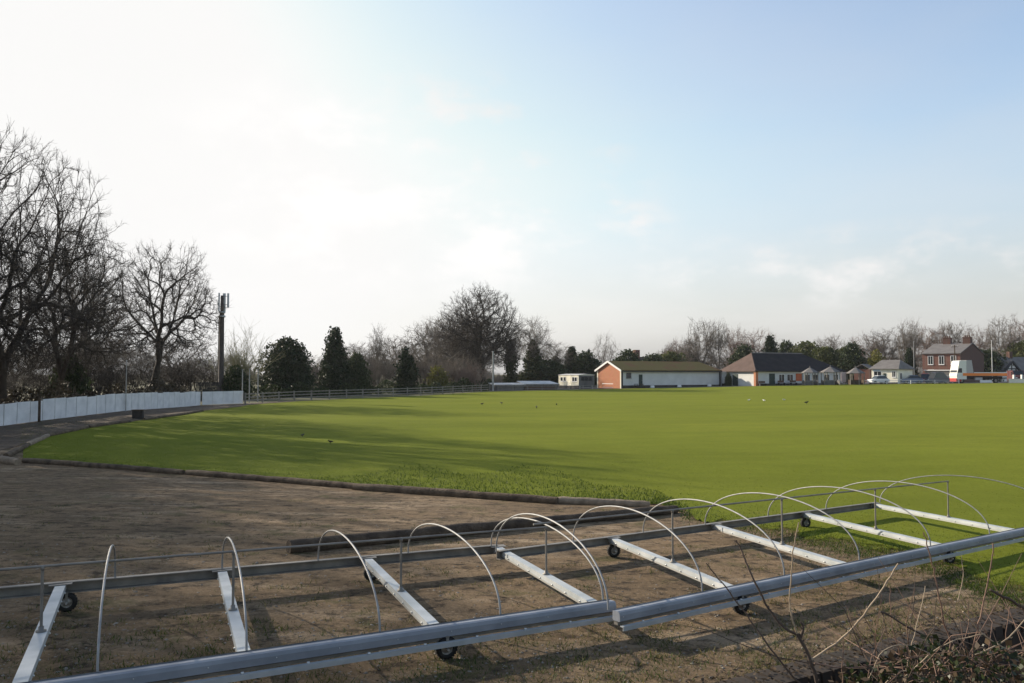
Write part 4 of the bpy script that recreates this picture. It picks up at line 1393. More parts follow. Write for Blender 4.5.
tag(side_box(B, Wd * .66, Wd * .93, 2.35, eave - .1, .05, M['sky_board'], root, 'board'), 'pale blue board above the window')
dd = side_box(B, Wd * .44, Wd * .54, 0, 2.0, .06, M['door_dark'], root, 'door')
MB().ell(B.p(-.1, Wd * .46, 1.0), (.05, .05, .05), 6, 5).build('handle', M['bolt'], dd)
side_box(B, 0, Wd, -.3, .25, .03, M['plinth'], root, 'plinth')
# orange brick outbuilding left of it
B = Bld(869.5, 162, 872, 163, 862.5)
root = thing('brick_outbuilding', B.p(0, 0, 0), 'small reddish brick outbuilding behind the cream building', 'building')
B.L = 3; B.Wd = 3.2
prism_walls(B, 2.9, M['red_brick'], root)
roof_gable(B, 2.9, 3.8, M['grey_roof'], root)
front_box(B, 1, 1.8, 0, 2.0, .04, M['door_dark'], root, 'door')

# --- brick house
B = Bld(960, 163, 983.5, 172, 922)
eave = zrow(353.2, 163) - B.z; rdg = zrow(344.0, 170) - B.z
root = thing('brick_house', B.p(0, 0, 0), 'two storey red brick house with two chimneys behind the parked cars', 'house')
L, Wd = B.L, B.Wd
mb = MB()
mb.poly([B.p(0, Wd, -.4), B.p(0, 0, -.4), B.p(0, 0, eave), B.p(0, Wd, eave)]); mb.poly([B.p(L, 0, -.4), B.p(L, Wd, -.4), B.p(L, Wd, eave), B.p(L, 0, eave)])
mb.poly([B.p(L, Wd, -.4), B.p(0, Wd, -.4), B.p(0, Wd, eave), B.p(L / 2, Wd, rdg), B.p(L, Wd, eave)])
mb.build('wall', M['red_brick'], root)
tag(MB().poly([B.p(0, 0, -.4), B.p(L, 0, -.4), B.p(L, 0, eave), B.p(L / 2, 0, rdg), B.p(0, 0, eave)]).build('gable_wall', M['dark_and_shaded_brick'], root), 'brick gable end with its shade painted in as darker brick')  # shade of the gable put into a darker brick than the other walls
mb = MB(); o = np.array([0, 0, .15]); ov = .3; sl = (rdg - eave) / (L / 2); ze = eave - ov * sl
mb.slab([B.p(-ov, Wd + .15, ze), B.p(-ov, -.15, ze), B.p(L / 2, -.15, rdg), B.p(L / 2, Wd + .15, rdg)], o)
mb.slab([B.p(L + ov, -.15, ze), B.p(L + ov, Wd + .15, ze), B.p(L / 2, Wd + .15, rdg), B.p(L / 2, -.15, rdg)], o)
rf = mb.build('roof', M['grey_roof'], root)
for b in (.9, Wd - 2.6):
    mb = MB().box(B.p(L / 2, b, rdg + .35), (1.0, 1.5, 2.0), B.yaw); mb.box(B.p(L / 2, b, rdg + 1.3), (1.15, 1.65, .16), B.yaw)
    ch = mb.build('chimney', M['dark_and_shaded_brick'], rf)
    for s in (-.4, .0, .4):
        q = B.p(L / 2, b + s, rdg + 1.38)
        MB().lathe(q, (0, 0, 1), [(.16, 0), (.13, .4), (.1, .4), (.1, .1)], 8).build('chimney_pot', M['red_roof'], rf)
for f0, f1 in ((.12, .24), (.43, .55), (.72, .84)):
    window(B, Wd * f0, Wd * f1, eave - 2.2, eave - .55, root, side=True, bars=1)
for f0, f1 in ((.12, .25), (.71, .84)):
    window(B, Wd * f0, Wd * f1, 1.0, 2.6, root, side=True, bars=1)
dd = side_box(B, Wd * .45, Wd * .53, 0, 2.1, .06, M['trim_white'], root, 'door')
MB().ell(B.p(-.1, Wd * .46, 1.0), (.05, .05, .05), 6, 5).build('handle', M['bolt'], dd)
# garage beside it
B = Bld(950, 158, 958, 160, 936)
B.L, B.Wd = 4.0, 5.0
root = thing('garage', B.p(0, 0, 0), 'low pale flat roofed garage in front of the brick house', 'garage')
prism_walls(B, 2.4, M['shed_side'], root)
MB().slab([B.p(-.2, -.2, 2.4), B.p(4.2, -.2, 2.4), B.p(4.2, 5.2, 2.4), B.p(-.2, 5.2, 2.4)], (0, 0, .22)).build('roof', M['felt'], root)
front_box(B, .6, 3.2, 0, 2.1, .05, M['trim_white'], root, 'garage_door')

# --- timbered house at the right edge
B = Bld(994, 178, 1046, 182, 988)
B.Wd = 8
eave = zrow(370.5, 178) - B.z; rdg = zrow(357.5, 182) - B.z
root = thing('timbered_house', B.p(0, 0, 0), 'black and white timbered house with a grey roof behind the lorry', 'house')
prism_walls(B, eave, M['render_white'], root, rdg)
rf = roof_gable(B, eave, rdg, M['grey_roof'], root)
a = (1006 - 994) / 52 * B.L
gw = 2.6
gb = MB()
gb.slab([B.p(a - gw, -1.2, -.4), B.p(a + gw, -1.2, -.4), B.p(a + gw, -1.2, eave - .6), B.p(a, -1.2, eave + 1.9), B.p(a - gw, -1.2, eave - .6)], np.array([*(B.d * 3.2), 0]))
bay = gb.build('front_gable', M['trim_white'], root)
tb = MB()
for s in (-1, 0, 1):
    tb.beam(B.p(a + s * 1.2, -1.25, -.3), B.p(a + s * 1.2, -1.25, eave + (1.7 if s == 0 else .5)), .1, .2, up=(*B.e, 0))
for z in (eave - .6, eave + .4, .8):
    w_ = gw if z < eave - .3 else 1.5
    tb.beam(B.p(a - w_, -1.27, z), B.p(a + w_, -1.27, z), .1, .2)
tb.build('timbers', M['trim_dark'], bay)
for s in (-1, 1):
    MB().beam(B.p(a + s * (gw + .35), -1.4, eave - .9), B.p(a, -1.4, eave + 2.05), .5, .3).build('bargeboard', M['trim_dark'], root)
    MB().slab([B.p(a + s * (gw + .3), -1.3, eave - .8), B.p(a, -1.3, eave + 2.1), B.p(a, 3.6, eave + 2.1), B.p(a + s * (gw + .3), 3.6, eave - .8)], (0, 0, .14)).build('gable_roof', M['grey_roof'], root)
q = B.p(B.L * .58, 4, rdg)
MB().box(q + np.array([0, 0, .5]), (.9, .9, 1.8), B.yaw).build('chimney', M['dark_and_shaded_brick'], root)

# --- house with a chimney peeping over the mossy roof
B = Bld(640, 200, 650, 201, 634)
B.L, B.Wd = 7, 8
hz = zrow(357, 200) - B.z
root = thing('far_house', B.p(0, 0, 0), 'brick house far behind the hall, only its chimney showing above the trees', 'house')
prism_walls(B, hz - 2.5, M['red_brick'], root, hz)
rf = roof_gable(B, hz - 2.5, hz, M['red_roof'], root)
MB().box(B.p(1.2, 4, hz + .6), (1.3, 1.3, 2.6), B.yaw).build('chimney', M['red_brick'], rf)

# --- caravan
def caravan():
    B = Bld(578.5, 142.5, 594.0, 143.8, 558.5)
    z0, z1 = .55, zrow(374.3, 143) - B.z
    L, Wd = B.L, B.Wd
    root = thing('static_caravan', B.p(0, 0, 0), 'cream static caravan standing left of the orange brick gable', 'caravan')
    mb = MB()
    mb.slab([B.p(0, 0, z0), B.p(L, 0, z0), B.p(L, 0, z1 - .15), B.p(L * .5, 0, z1), B.p(0, 0, z1 - .15)], np.array([*(B.d * Wd), 0]))
    mb.build('body', M['render_cream'], root)
    mb = MB()
    mb.slab([B.p(-.1, -.12, z1 - .15), B.p(L / 2, -.12, z1 + .02), B.p(L / 2, Wd + .1, z1 + .02), B.p(-.1, Wd + .1, z1 - .15)], (0, 0, .07))
    mb.slab([B.p(L / 2, -.12, z1 + .02), B.p(L + .1, -.12, z1 - .15), B.p(L + .1, Wd + .1, z1 - .15), B.p(L / 2, Wd + .1, z1 + .02)], (0, 0, .07))
    mb.build('roof', M['felt'], root)
    tag(front_box(B, .05, L - .05, z0, z1 - .2, .03, M['shed_side'], root, 'shaded_end'), 'end of the caravan with its shade painted grey')  # shade of this end put into a grey panel over the cream body
    window(B, .5, L - .5, z0 + .95, z1 - .45, root, M['shed_side'], 2)
    for f in (.08, .2, .62, .78):
        window(B, Wd * f, Wd * (f + .1), z0 + .85, z1 - .55, root, side=True, bars=0)
    side_box(B, 0, Wd, 0, z0, -.15, M['plinth'], root, 'skirt')
    for b in (Wd * .4, Wd * .6):
        MB().lathe(B.p(-.05, b, .3), (*B.e, 0), [(0, 0), (.3, 0), (.3, .2), (0, .2)], 14).build('wheel', M['rubber'], root)
    for a in (.3, L - .3):
        MB().box(B.p(a, .2, z0 / 2), (.2, .2, z0), B.yaw).build('leg', M['concrete'], root)


caravan()


def shelter(px0, px1, Y0, Y1, roof_top, roof_low, label, msid, back=3.0):
    B = Bld(px0, Y0, px1, Y1, px0 - 3)
    B.Wd = back
    zl, zt = zrow(roof_low, Y0) - B.z, zrow(roof_top, Y0 + back) - B.z
    root = thing('low_shelter', B.p(0, 0, 0), label, 'shelter', 'low roofed shelters by the rail fence')
    L = B.L
    mb = MB()
    mb.slab([B.p(-.3, -.3, zl), B.p(L + .3, -.3, zl), B.p(L + .1, back, zt), B.p(-.2, back, zt)], (0, 0, .12)); mb.build('roof', M['felt'], root)
    MB().beam(B.p(-.3, -.33, zl - .02), B.p(L + .3, -.33, zl - .02), .05, .26).build('fascia', M['post_paint'], root)
    mb = MB(); mb.slab([B.p(0, back - .2, -.3), B.p(L, back - .2, -.3), B.p(L, back - .2, zt - .05), B.p(0, back - .2, zt - .05)], np.array([*(B.d * .08), 0])); mb.build('back_wall', msid, root)
    for a in (0, L):
        mb = MB(); mb.slab([B.p(a, 0, -.3), B.p(a, back, -.3), B.p(a, back, zt - .04), B.p(a, 0, zl - .04)], np.array([*(B.e * .06), 0])); mb.build('side_wall', msid, root)
    for a in np.linspace(.1, L - .1, 4):
        MB().box(B.p(a, .1, zl / 2), (.1, .1, zl), B.yaw).build('post', M['trim_dark'], root)
    MB().slab([B.p(.1, .05, 0), B.p(L - .1, .05, 0), B.p(L - .1, .05, .7), B.p(.1, .05, .7)], np.array([*(B.d * .05), 0])).build('front_boards', msid, root)


shelter(495.5, 524, 134, 136, 383.5, 385.3, 'left low shelter with a thin grey roof beside the stout pole', M['shed_side'])
shelter(525, 557, 136.5, 139, 381.6, 384.6, 'right low shelter with a broad white roof left of the caravan', M['shed_brown'])

# ------------------------------------------------------------------ vehicles
def car(px, Y, yaw, paint, label, length=4.3, h=1.46, estate=False):
    p = gx(px, Y)
    root = thing('parked_car', p, label, 'car', 'cars parked beside the cream building')
    root.rotation_euler = (0, 0, yaw)
    k = length / 4.3
    prof = [(-2.12, .35), (-2.15, .62), (-2.05, .84), (-1.15, .95), (-.98, .98), (1.45, 1.0), (2.0, .98), (2.13, .8), (2.12, .38)]
    top = [(-1.12, .95), (-.42, h - .04), (.1, h), (1.05, h - .02), (1.5 if not estate else 1.85, 1.3), (1.85 if not estate else 2.05, .99)]

    def section(pts, w0, w1):
        n = len(pts)
        v = [(x * k, -w, z) for (x, z), w in zip(pts, w0)] + [(x * k, w, z) for (x, z), w in zip(pts, w1)]
        f = [tuple(range(n)), tuple(range(2 * n - 1, n - 1, -1))] + [((i + 1) % n, i, n + i, n + (i + 1) % n) for i in range(n)]
        return v, f

    def put(v, f, nm, m, par):
        me = bpy.data.meshes.new(nm); me.from_pydata(v, [], f); me.materials.append(m); me.update()
        return link(nm, me, par)
    w = [.84, .86, .85, .84, .84, .84, .83, .84, .83]
    body = put(*section(prof, w, w), 'body', paint, root)
    wt = [.8, .62, .62, .62, .66, .78]
    cab = put(*section(top, wt, wt), 'cabin', M['glass'], root)
    rt = [(-.46, h - .07), (-.4, h - .02), (.1, h + .02), (1.05, h), (1.15 if not estate else 1.6, h - .06)]
    wr = [.645, .635, .63, .635, .65]
    put(*section(rt, wr, wr), 'roof_panel', paint, cab)
    for x in (-1.32, 1.3):
        for s in (-1, 1):
            mb = MB(); mb.lathe((x * k, s * .68, .31), (0, s, 0), [(.1, -.0), (.3, 0), (.31, .05), (.31, .15), (.28, .19), (.2, .19)], 16)
            me = bpy.data.meshes.new('wheel'); me.from_pydata(np.concatenate(mb.v).tolist(), [], mb.f); me.materials.append(M['rubber']); wo = link('wheel', me, root)
            mb = MB(); mb.lathe((x * k, s * .68, .31), (0, s, 0), [(.2, .17), (.17, .19), (.05, .185), (0, .19)], 12)
            me = bpy.data.meshes.new('rim'); me.from_pydata(np.concatenate(mb.v).tolist(), [], mb.f); me.materials.append(M['rim']); link('rim', me, wo)
    for s in (-1, 1):
        for x, m, nm in ((-2.08, M['lamp_clear'], 'headlight'), (2.1, M['lamp_red'], 'tail_light')):
            mb = MB().box((x * k, s * .62, .72), (.12, .34, .15))
            me = bpy.data.meshes.new(nm); me.from_pydata(np.concatenate(mb.v).tolist(), [], mb.f); me.materials.append(m); link(nm, me, root)
    return root


car(877.5, 150.6, R(8), M['car_white'], 'white car in front of the cream building', 3.6, 1.6)
car(911, 151.5, R(-15), M['car_blue'], 'blue grey car at the right end of the cream building', 3.7, 1.6)
car(935.5, 150.8, R(12), M['car_dark'], 'dark estate car in front of the brick house', 4.5, 2.1, True)
car(924.5, 153.5, R(62), M['car_red'], 'red car half hidden behind the dark estate car', 4.2, 1.9)
car(949, 156, R(30), M['car_silver'], 'silver car between the dark estate car and the lorry', 4.0)


def lorry():
    Y = 151.0
    p = gx(956, Y)
    root = thing('flatbed_lorry', p, 'flatbed lorry with a cream cab and an orange side board', 'lorry')
    root.rotation_euler = (0, 0, R(4))
    S = Y / F_PX      # metres per picture pixel there

    def put(mb, nm, m, par=root):
        me = bpy.data.meshes.new(nm); me.from_pydata(np.concatenate(mb.v).tolist(), [], mb.f); me.materials.append(m); me.update()
        return link(nm, me, par)
    zt = zrow(360.3, Y) - p[2]
    mb = MB(); wd = 2.3

    def prism(pts, w, y0=0.0):
        m_ = MB(); m_.slab([(x, y0, z) for x, z in pts], (0, w, 0)); return m_
    cab = put(prism([(.1, .75), (-.02, 1.5), (.12, 2.0), (.55, zt - .12), (1.0, zt - .02), (1.95, zt - .02), (1.95, .75)], wd), 'cab', M['lorry_white'])
    put(prism([(.2, 2.0), (.48, 2.85), (1.05, 2.85), (1.05, 2.0)], .03, -.02), 'side_window', M['glass'], cab)
    mbw = MB(); mbw.slab([(.09, .15, 2.05), (.09, wd - .15, 2.05), (.4, wd - .2, 2.9), (.4, .2, 2.9)], (-.03, 0, .01)); put(mbw, 'windscreen', M['glass'], cab)
    put(prism([(1.98, 1.35), (1.98, zt + .02), (3.0, zt + .02), (3.35, 1.75), (3.35, 1.35)], wd), 'headboard', M['lorry_grey'])
    put(prism([(-.08, .35), (-.1, .95), (.9, .95), (.9, .35)], wd - .1, .05), 'bumper', M['lorry_red'])
    mb = MB().box((.0, .35, .7), (.14, .3, .2)); put(mb, 'headlight', M['lamp_clear'])
    mb = MB().box((.0, wd - .35, .7), (.14, .3, .2)); put(mb, 'headlight', M['lamp_clear'])
    Lb = 1008.5 - 956
    mb = MB(); mb.slab([(2.0, -.02, 1.35), (Lb * S, -.02, 1.35), (Lb * S, wd + .02, 1.35), (2.0, wd + .02, 1.35)], (0, 0, .12)); put(mb, 'flatbed', M['shed_side'])
    mb = MB(); mb.slab([(1.2, -.07, 1.42), (Lb * S, -.07, 1.42), (Lb * S, -.07, 1.92), (1.2, -.07, 1.92)], (0, .045, 0)); put(mb, 'side_board', M['lorry_orange'])
    mb = MB(); mb.slab([(3.4, -.06, 1.93), (Lb * S, -.06, 1.93), (Lb * S, -.06, 2.08), (3.4, -.06, 2.08)], (0, .04, 0)); put(mb, 'top_rail', M['trim_white'])
    mb = MB(); mb.slab([(1.0, .7, .8), (Lb * S - .4, .7, .8), (Lb * S - .4, .7, 1.3), (1.0, .7, 1.3)], (0, .9, 0)); put(mb, 'chassis', M['trim_dark'])
    mb = MB().box((4.4, .3, .85), (1.4, .5, .5)); put(mb, 'fuel_tank', M['lorry_grey'])
    for x in (1.0, 6.6, 7.75):
        for s, y in ((-1, .35), (1, wd - .35)):
            mb = MB(); mb.lathe((x, y, .5), (0, s, 0), [(.1, 0), (.48, 0), (.5, .06), (.5, .26), (.46, .3), (.3, .3)], 18); w = put(mb, 'wheel', M['rubber'])
            mb = MB(); mb.lathe((x, y, .5), (0, s, 0), [(.3, .28), (.24, .2), (.1, .22), (0, .26)], 14); put(mb, 'rim', M['rim'], w)


lorry()


def maroon_van():
    p = gx(1015.5, 155)
    root = thing('parked_van', p, 'maroon van behind the tail of the lorry', 'van')
    root.rotation_euler = (0, 0, R(75))

    def put(mb, nm, m, par=root):
        me = bpy.data.meshes.new(nm); me.from_pydata(np.concatenate(mb.v).tolist(), [], mb.f); me.materials.append(m); me.update()
        return link(nm, me, par)
    mb = MB(); mb.slab([(-2.3, -.95, .4), (2.3, -.95, .4), (2.3, -.95, 2.3), (-.9, -.95, 2.35), (-1.5, -.95, 1.45), (-2.3, -.95, 1.2)], (0, 1.9, 0)); put(mb, 'body', M['maroon'])
    mb = MB(); mb.slab([(-1.47, -.85, 1.5), (-1.47, .85, 1.5), (-.95, .8, 2.25), (-.95, -.8, 2.25)], (-.04, 0, .02)); put(mb, 'windscreen', M['glass'])
    for s in (-1, 1):
        mb = MB(); mb.slab([(-1.25, s * .955, 1.5), (-.3, s * .955, 1.5), (-.3, s * .955, 2.1), (-.85, s * .955, 2.1)], (0, s * .01, 0)); put(mb, 'side_window', M['glass'])
        for x in (-1.5, 1.45):
            mb = MB(); mb.lathe((x, s * .75, .33), (0, s, 0), [(0, 0), (.33, 0), (.33, .22), (0, .23)], 14); put(mb, 'wheel', M['rubber'])
        mb = MB().box((-2.3, s * .7, .95), (.08, .3, .2)); put(mb, 'headlight', M['lamp_clear'])


maroon_van()
# low white wall at the right edge
a, b = gx(1008.5, 149), gx(1060, 149)
root = thing('low_wall', a, 'low white wall at the right edge of the ground', 'wall')
mb = MB(); mb.slab([a + np.array([0, 0, -.2]), b + np.array([0, 0, -.2]), b + np.array([0, 0, .72]), a + np.array([0, 0, .72])], (0, .25, 0)); mb.build('wall_face', M['render_cream'], root)
mb = MB(); mb.slab([a + np.array([-.05, -.05, .72]), b + np.array([.05, -.05, .72]), b + np.array([.05, .3, .72]), a + np.array([-.05, .3, .72])], (0, 0, .08)); mb.build('coping', M['trim_white'], root)
for px in (1013, 1021): MB().box(gx(px, 149.1) + np.array([0, 0, 1.15]), (.3, .3, .8)).build('pier', M['trim_white'], root)
# advertising-type white boards lying behind the rail fence
for px, lb in ((985, 'white board leaning on the ground below the lorry bed'),):
    p = gx(px, 149.6)
    t = thing('white_board', p, lb, 'board')
    MB().box(p + np.array([0, 0, .33]), (2.2, .05, .5)).build('panel', M['trim_white'], t)
    for s in (-1, 1): MB().box(p + np.array([s * .9, .06, .2]), (.06, .06, .4)).build('post', M['post_paint'], t)


# ------------------------------------------------------------------ birds on the grass
def crow(px, py, yaw, label, m, group, s=1.0, cat='bird'):
    p = hit(px, py) + np.array([0, 0, .03])
    root = thing('crow' if m is M['crow'] else 'gull', p, label, cat, group)
    root.rotation_euler = (0, 0, yaw); s *= .72; root.scale = (s, s, s)
    mb = MB()
    # one continuous body: tail tip, rump, breast, neck, head, beak
    mb.tube([(-.26, 0, .17), (-.18, 0, .18), (-.1, 0, .19), (0, 0, .2), (.08, 0, .22), (.13, 0, .26), (.17, 0, .29), (.21, 0, .285), (.235, 0, .275), (.28, 0, .262)], [.012, .03, .06, .08, .075, .05, .045, .035, .016, .004], 10)
    for k in (-1, 1):
        mb.ell((-.05, k * .055, .205), (.15, .03, .06), 10, 6)
    me = bpy.data.meshes.new('body'); me.from_pydata(np.concatenate(mb.v).tolist(), [], mb.f); me.polygons.foreach_set('use_smooth', mb.smooth); me.materials.append(m); link('body', me, root)
    for k in (-1, 1):
        mb = MB(); mb.tube([(.0, k * .035, .15), (-.01, k * .04, .07), (.01, k * .04, 0)], [.016, .009, .007], 6)
        for a in (-.5, 0, .5): mb.tube([(.01, k * .04, .005), (.01 + .05 * math.cos(a), k * .04 + .05 * math.sin(a), .003)], [.006, .004], 5)
        me = bpy.data.meshes.new('leg'); me.from_pydata(np.concatenate(mb.v).tolist(), [], mb.f); me.materials.append(M['trim_dark']); link('leg', me, root)


GK = 'crows feeding on the field'
for px, py, ya, s, lb in ((302.5, 437.5, 1.0, .75, 'black crow on the shaded grass, farther of the two near the left shadow'), (330.5, 444.5, 3.8, .8, 'black crow on the shaded grass, nearer of the two near the left shadow'),
                       (482, 405.5, .3, 1.0, 'black crow left of two close together below the stout pole'), (501.5, 404.5, 2.5, 1.0, 'black crow right of two close together below the stout pole'),
                       (536.5, 409, 1.4, 1.15, 'largest black crow on the grass below the white roofed shelter'), (556.5, 406, 4.4, 1.0, 'black crow on the grass below the caravan'), (806.5, 404.5, .2, 1.3, 'black crow alone on the right half of the field')):
    crow(px, py, ya, lb, M['crow'], GK, s)
GG = 'white gulls resting on the field'
for px, py, ya, lb in ((749, 401.6, .5, 'white gull, left of three on the grass below the pavilion'), (764, 402, 2.2, 'white gull, middle of three on the grass below the pavilion'), (784, 401.3, 3.3, 'white gull, right of three on the grass below the pavilion')):
    crow(px, py, ya, lb, M['gull'], GG, 1.0)


# ------------------------------------------------------------------ logs
def log(a, b, r, m, label, seed, group='timber logs edging the field', sink=.6, n=14):
    rg = random.Random(seed)
    A, Bp = hit(*a), hit(*b)
    pts, rs = [], []
    for i in range(n + 1):
        t = i / n
        p = A + (Bp - A) * t
        z = float(g(p[0], p[1])) + r * sink
        pts.append((p[0] + rg.uniform(-.02, .02), p[1] + rg.uniform(-.02, .02), z + rg.uniform(-.01, .01)))
        rs.append(r * (1.05 - .14 * t) * rg.uniform(.96, 1.04) * (.85 if i in (0, n) else 1))
    d = Bp - A
    mb = MB(); mb.tube(pts, rs, 14)
    o = mb.build('log', m, loc=pts[0])
    return tag(o, label, 'log', group)


log((24, 462.5), (184, 474.5), .115, M['log'], 'long weathered log at the left start of the field edge', 1)
log((186, 474.5), (358, 489), .115, M['log'], 'weathered log second along the field edge', 2)
log((354, 489.5), (557, 504), .125, M['log'], 'thick weathered log third along the field edge, in the middle', 3)
log((557, 503), (650, 507.5), .11, M['log_pale'], 'short pale log at the right end of the field edge', 4)
log((288, 553), (676, 513), .13, M['log_dark'], 'long dark pole lying on the bare earth behind the cover frame', 5, sink=.75, n=24)
log((0, 462), (18, 465), .16, M['log_pale'], 'short pale log end at the left edge of the picture', 6)
log((6, 458), (27, 447), .13, M['log'], 'short log turning the corner between the path and the field', 7)
log((28, 446.5), (48, 437), .13, M['log_pale'], 'pale log beside the path next to the corner', 8)
log((48, 437), (88, 428.5), .12, M['log'], 'log beside the path, second from the corner', 9)
log((89, 428.3), (130, 422.6), .12, M['log'], 'log beside the path just before the dark box', 10)
log((144, 420.5), (203, 411.5), .12, M['log'], 'log beside the path just beyond the dark box', 11)


# ------------------------------------------------------------------ the cover frames
ZR = .36


def plane_hit(px, py, dz):
    return hit(px, py, dz, near_plane)


def line_at(A, B, px):
    """the point of the line AB seen in picture column px"""
    u = (px - 512) / F_PX
    # camera space: x / (y cos + z sin) = u
    def fn(p): return p[0] - u * (p[1] * math.cos(PITCH) + (p[2] - CAM_Z) * math.sin(PITCH))
    fa, fb = fn(A), fn(B)
    return A + (B - A) * (fa / (fa - fb))


def wheel(root, c, axis, m=0):
    axis = np.asarray(axis) / np.linalg.norm(axis)
    wr, ww = .118, .075
    o = bpy.data.objects.new('wheel', None)
    ty = MB().lathe(c, axis, [(.065, -ww / 2), (.095, -ww / 2 - .004), (.111, -ww / 2 + .008), (wr, -.018), (wr, .018), (.111, ww / 2 - .008), (.095, ww / 2 + .004), (.065, ww / 2)], 28)
    # tread blocks
    for k in range(22):
        a = 2 * math.pi * k / 22
        ref = np.cross(axis, (0, 0, 1)); ref /= np.linalg.norm(ref); up = np.cross(ref, axis)
        q = np.asarray(c) + (ref * math.cos(a) + up * math.sin(a)) * (wr + .001)
        tdir = -ref * math.sin(a) + up * math.cos(a)
        ty.beam(q - axis * .03, q + axis * .03, .018, .008, up=(q - np.asarray(c)))
    w = ty.build('wheel', M['rubber'], root)
    rim = MB().lathe(c, axis, [(.066, -.03), (.05, -.02), (.035, -.034), (.02, -.042), (0, -.042)], 20)
    rim.lathe(c, axis, [(.066, .03), (.05, .02), (.035, .034), (.02, .042), (0, .042)], 20)
    rim.build('rim', M['rim'], w)
    ax = MB().tube([np.asarray(c) - axis * .06, np.asarray(c) + axis * .1], .012, 8)
    br = MB()
    top = np.asarray(c) + np.array([0, 0, .2])
    for s in (-1, 1):
        br.beam(np.asarray(c) + axis * s * .055 - np.array([0, 0, .02]), np.asarray(c) + axis * s * .055 + np.array([0, 0, .125]), .03, .008, up=axis)
    br.beam(np.asarray(c) - axis * .06 + np.array([0, 0, .128]), np.asarray(c) + axis * .06 + np.array([0, 0, .128]), .04, .012)
    br.build('fork', M['galv_dark'], root)
    ax.build('axle', M['bolt'], root)
    return w


def rail_geo(a, b, near_side, root):
    """a long steel rail; the near one is a gutter with a bolted flange below"""
    d = (b - a) / np.linalg.norm(b - a)
    side = np.cross(d, (0, 0, 1)); side /= np.linalg.norm(side)     # towards the camera
    up = np.cross(side, d)
    if near_side:
        # rounded gutter: profile swept along the rail
        prof = [(-.055, .0), (-.055, -.012), (.025, -.006), (.052, -.016), (.064, -.05), (.067, -.116), (.045, -.122), (-.045, -.122), (-.055, -.11)]
        mb = MB(); n = len(prof)
        mb.add([p + side * x + up * z for p in (a, b) for x, z in prof], [tuple(range(n - 1, -1, -1)), tuple(range(n, 2 * n))] + [(i, (i + 1) % n, n + (i + 1) % n, n + i) for i in range(n)])
        o = mb.build('side_rail', M['galv'], root)
        mb = MB(); mb.beam(a + side * .098 + up * -.165, b + side * .098 + up * -.165, .05, .012, up=up)
        mb.beam(a + side * .12 + up * -.188, b + side * .12 + up * -.188, .008, .045, up=up)
        mb.build('flange', M['galv_light'], o)
        L = np.linalg.norm(b - a)
        mb = MB()
        for k in np.arange(.35, L - .1, .62):
            q = a + d * k + side * .1 + up * -.155
            mb.lathe(q, up, [(.016, 0), (.016, .014), (0, .015)], 6)
            mb.ell(q - d * .3 + side * -.026 + up * .09, (.006, .006, .006), 6, 4)
        mb.build('bolts', M['bolt'], o)
        mb = MB(); mb.beam(a + side * .0 + up * -.15, b + side * .0 + up * -.15, .06, .03, up=up); mb.build('inner_bar', M['galv_dark'], o)
    else:
        mb = MB()
        mb.beam(a + side * -.06 + up * -.06, b + side * -.06 + up * -.06, .012, .13, up=up)      # web
        mb.beam(a + side * -.012 + up * .002, b + side * -.012 + up * .002, .084, .012, up=up)    # upper flange
        mb.beam(a + side * -.012 + up * -.126, b + side * -.012 + up * -.126, .084, .012, up=up)
        mb.build('side_rail', M['galv_dark'], root)


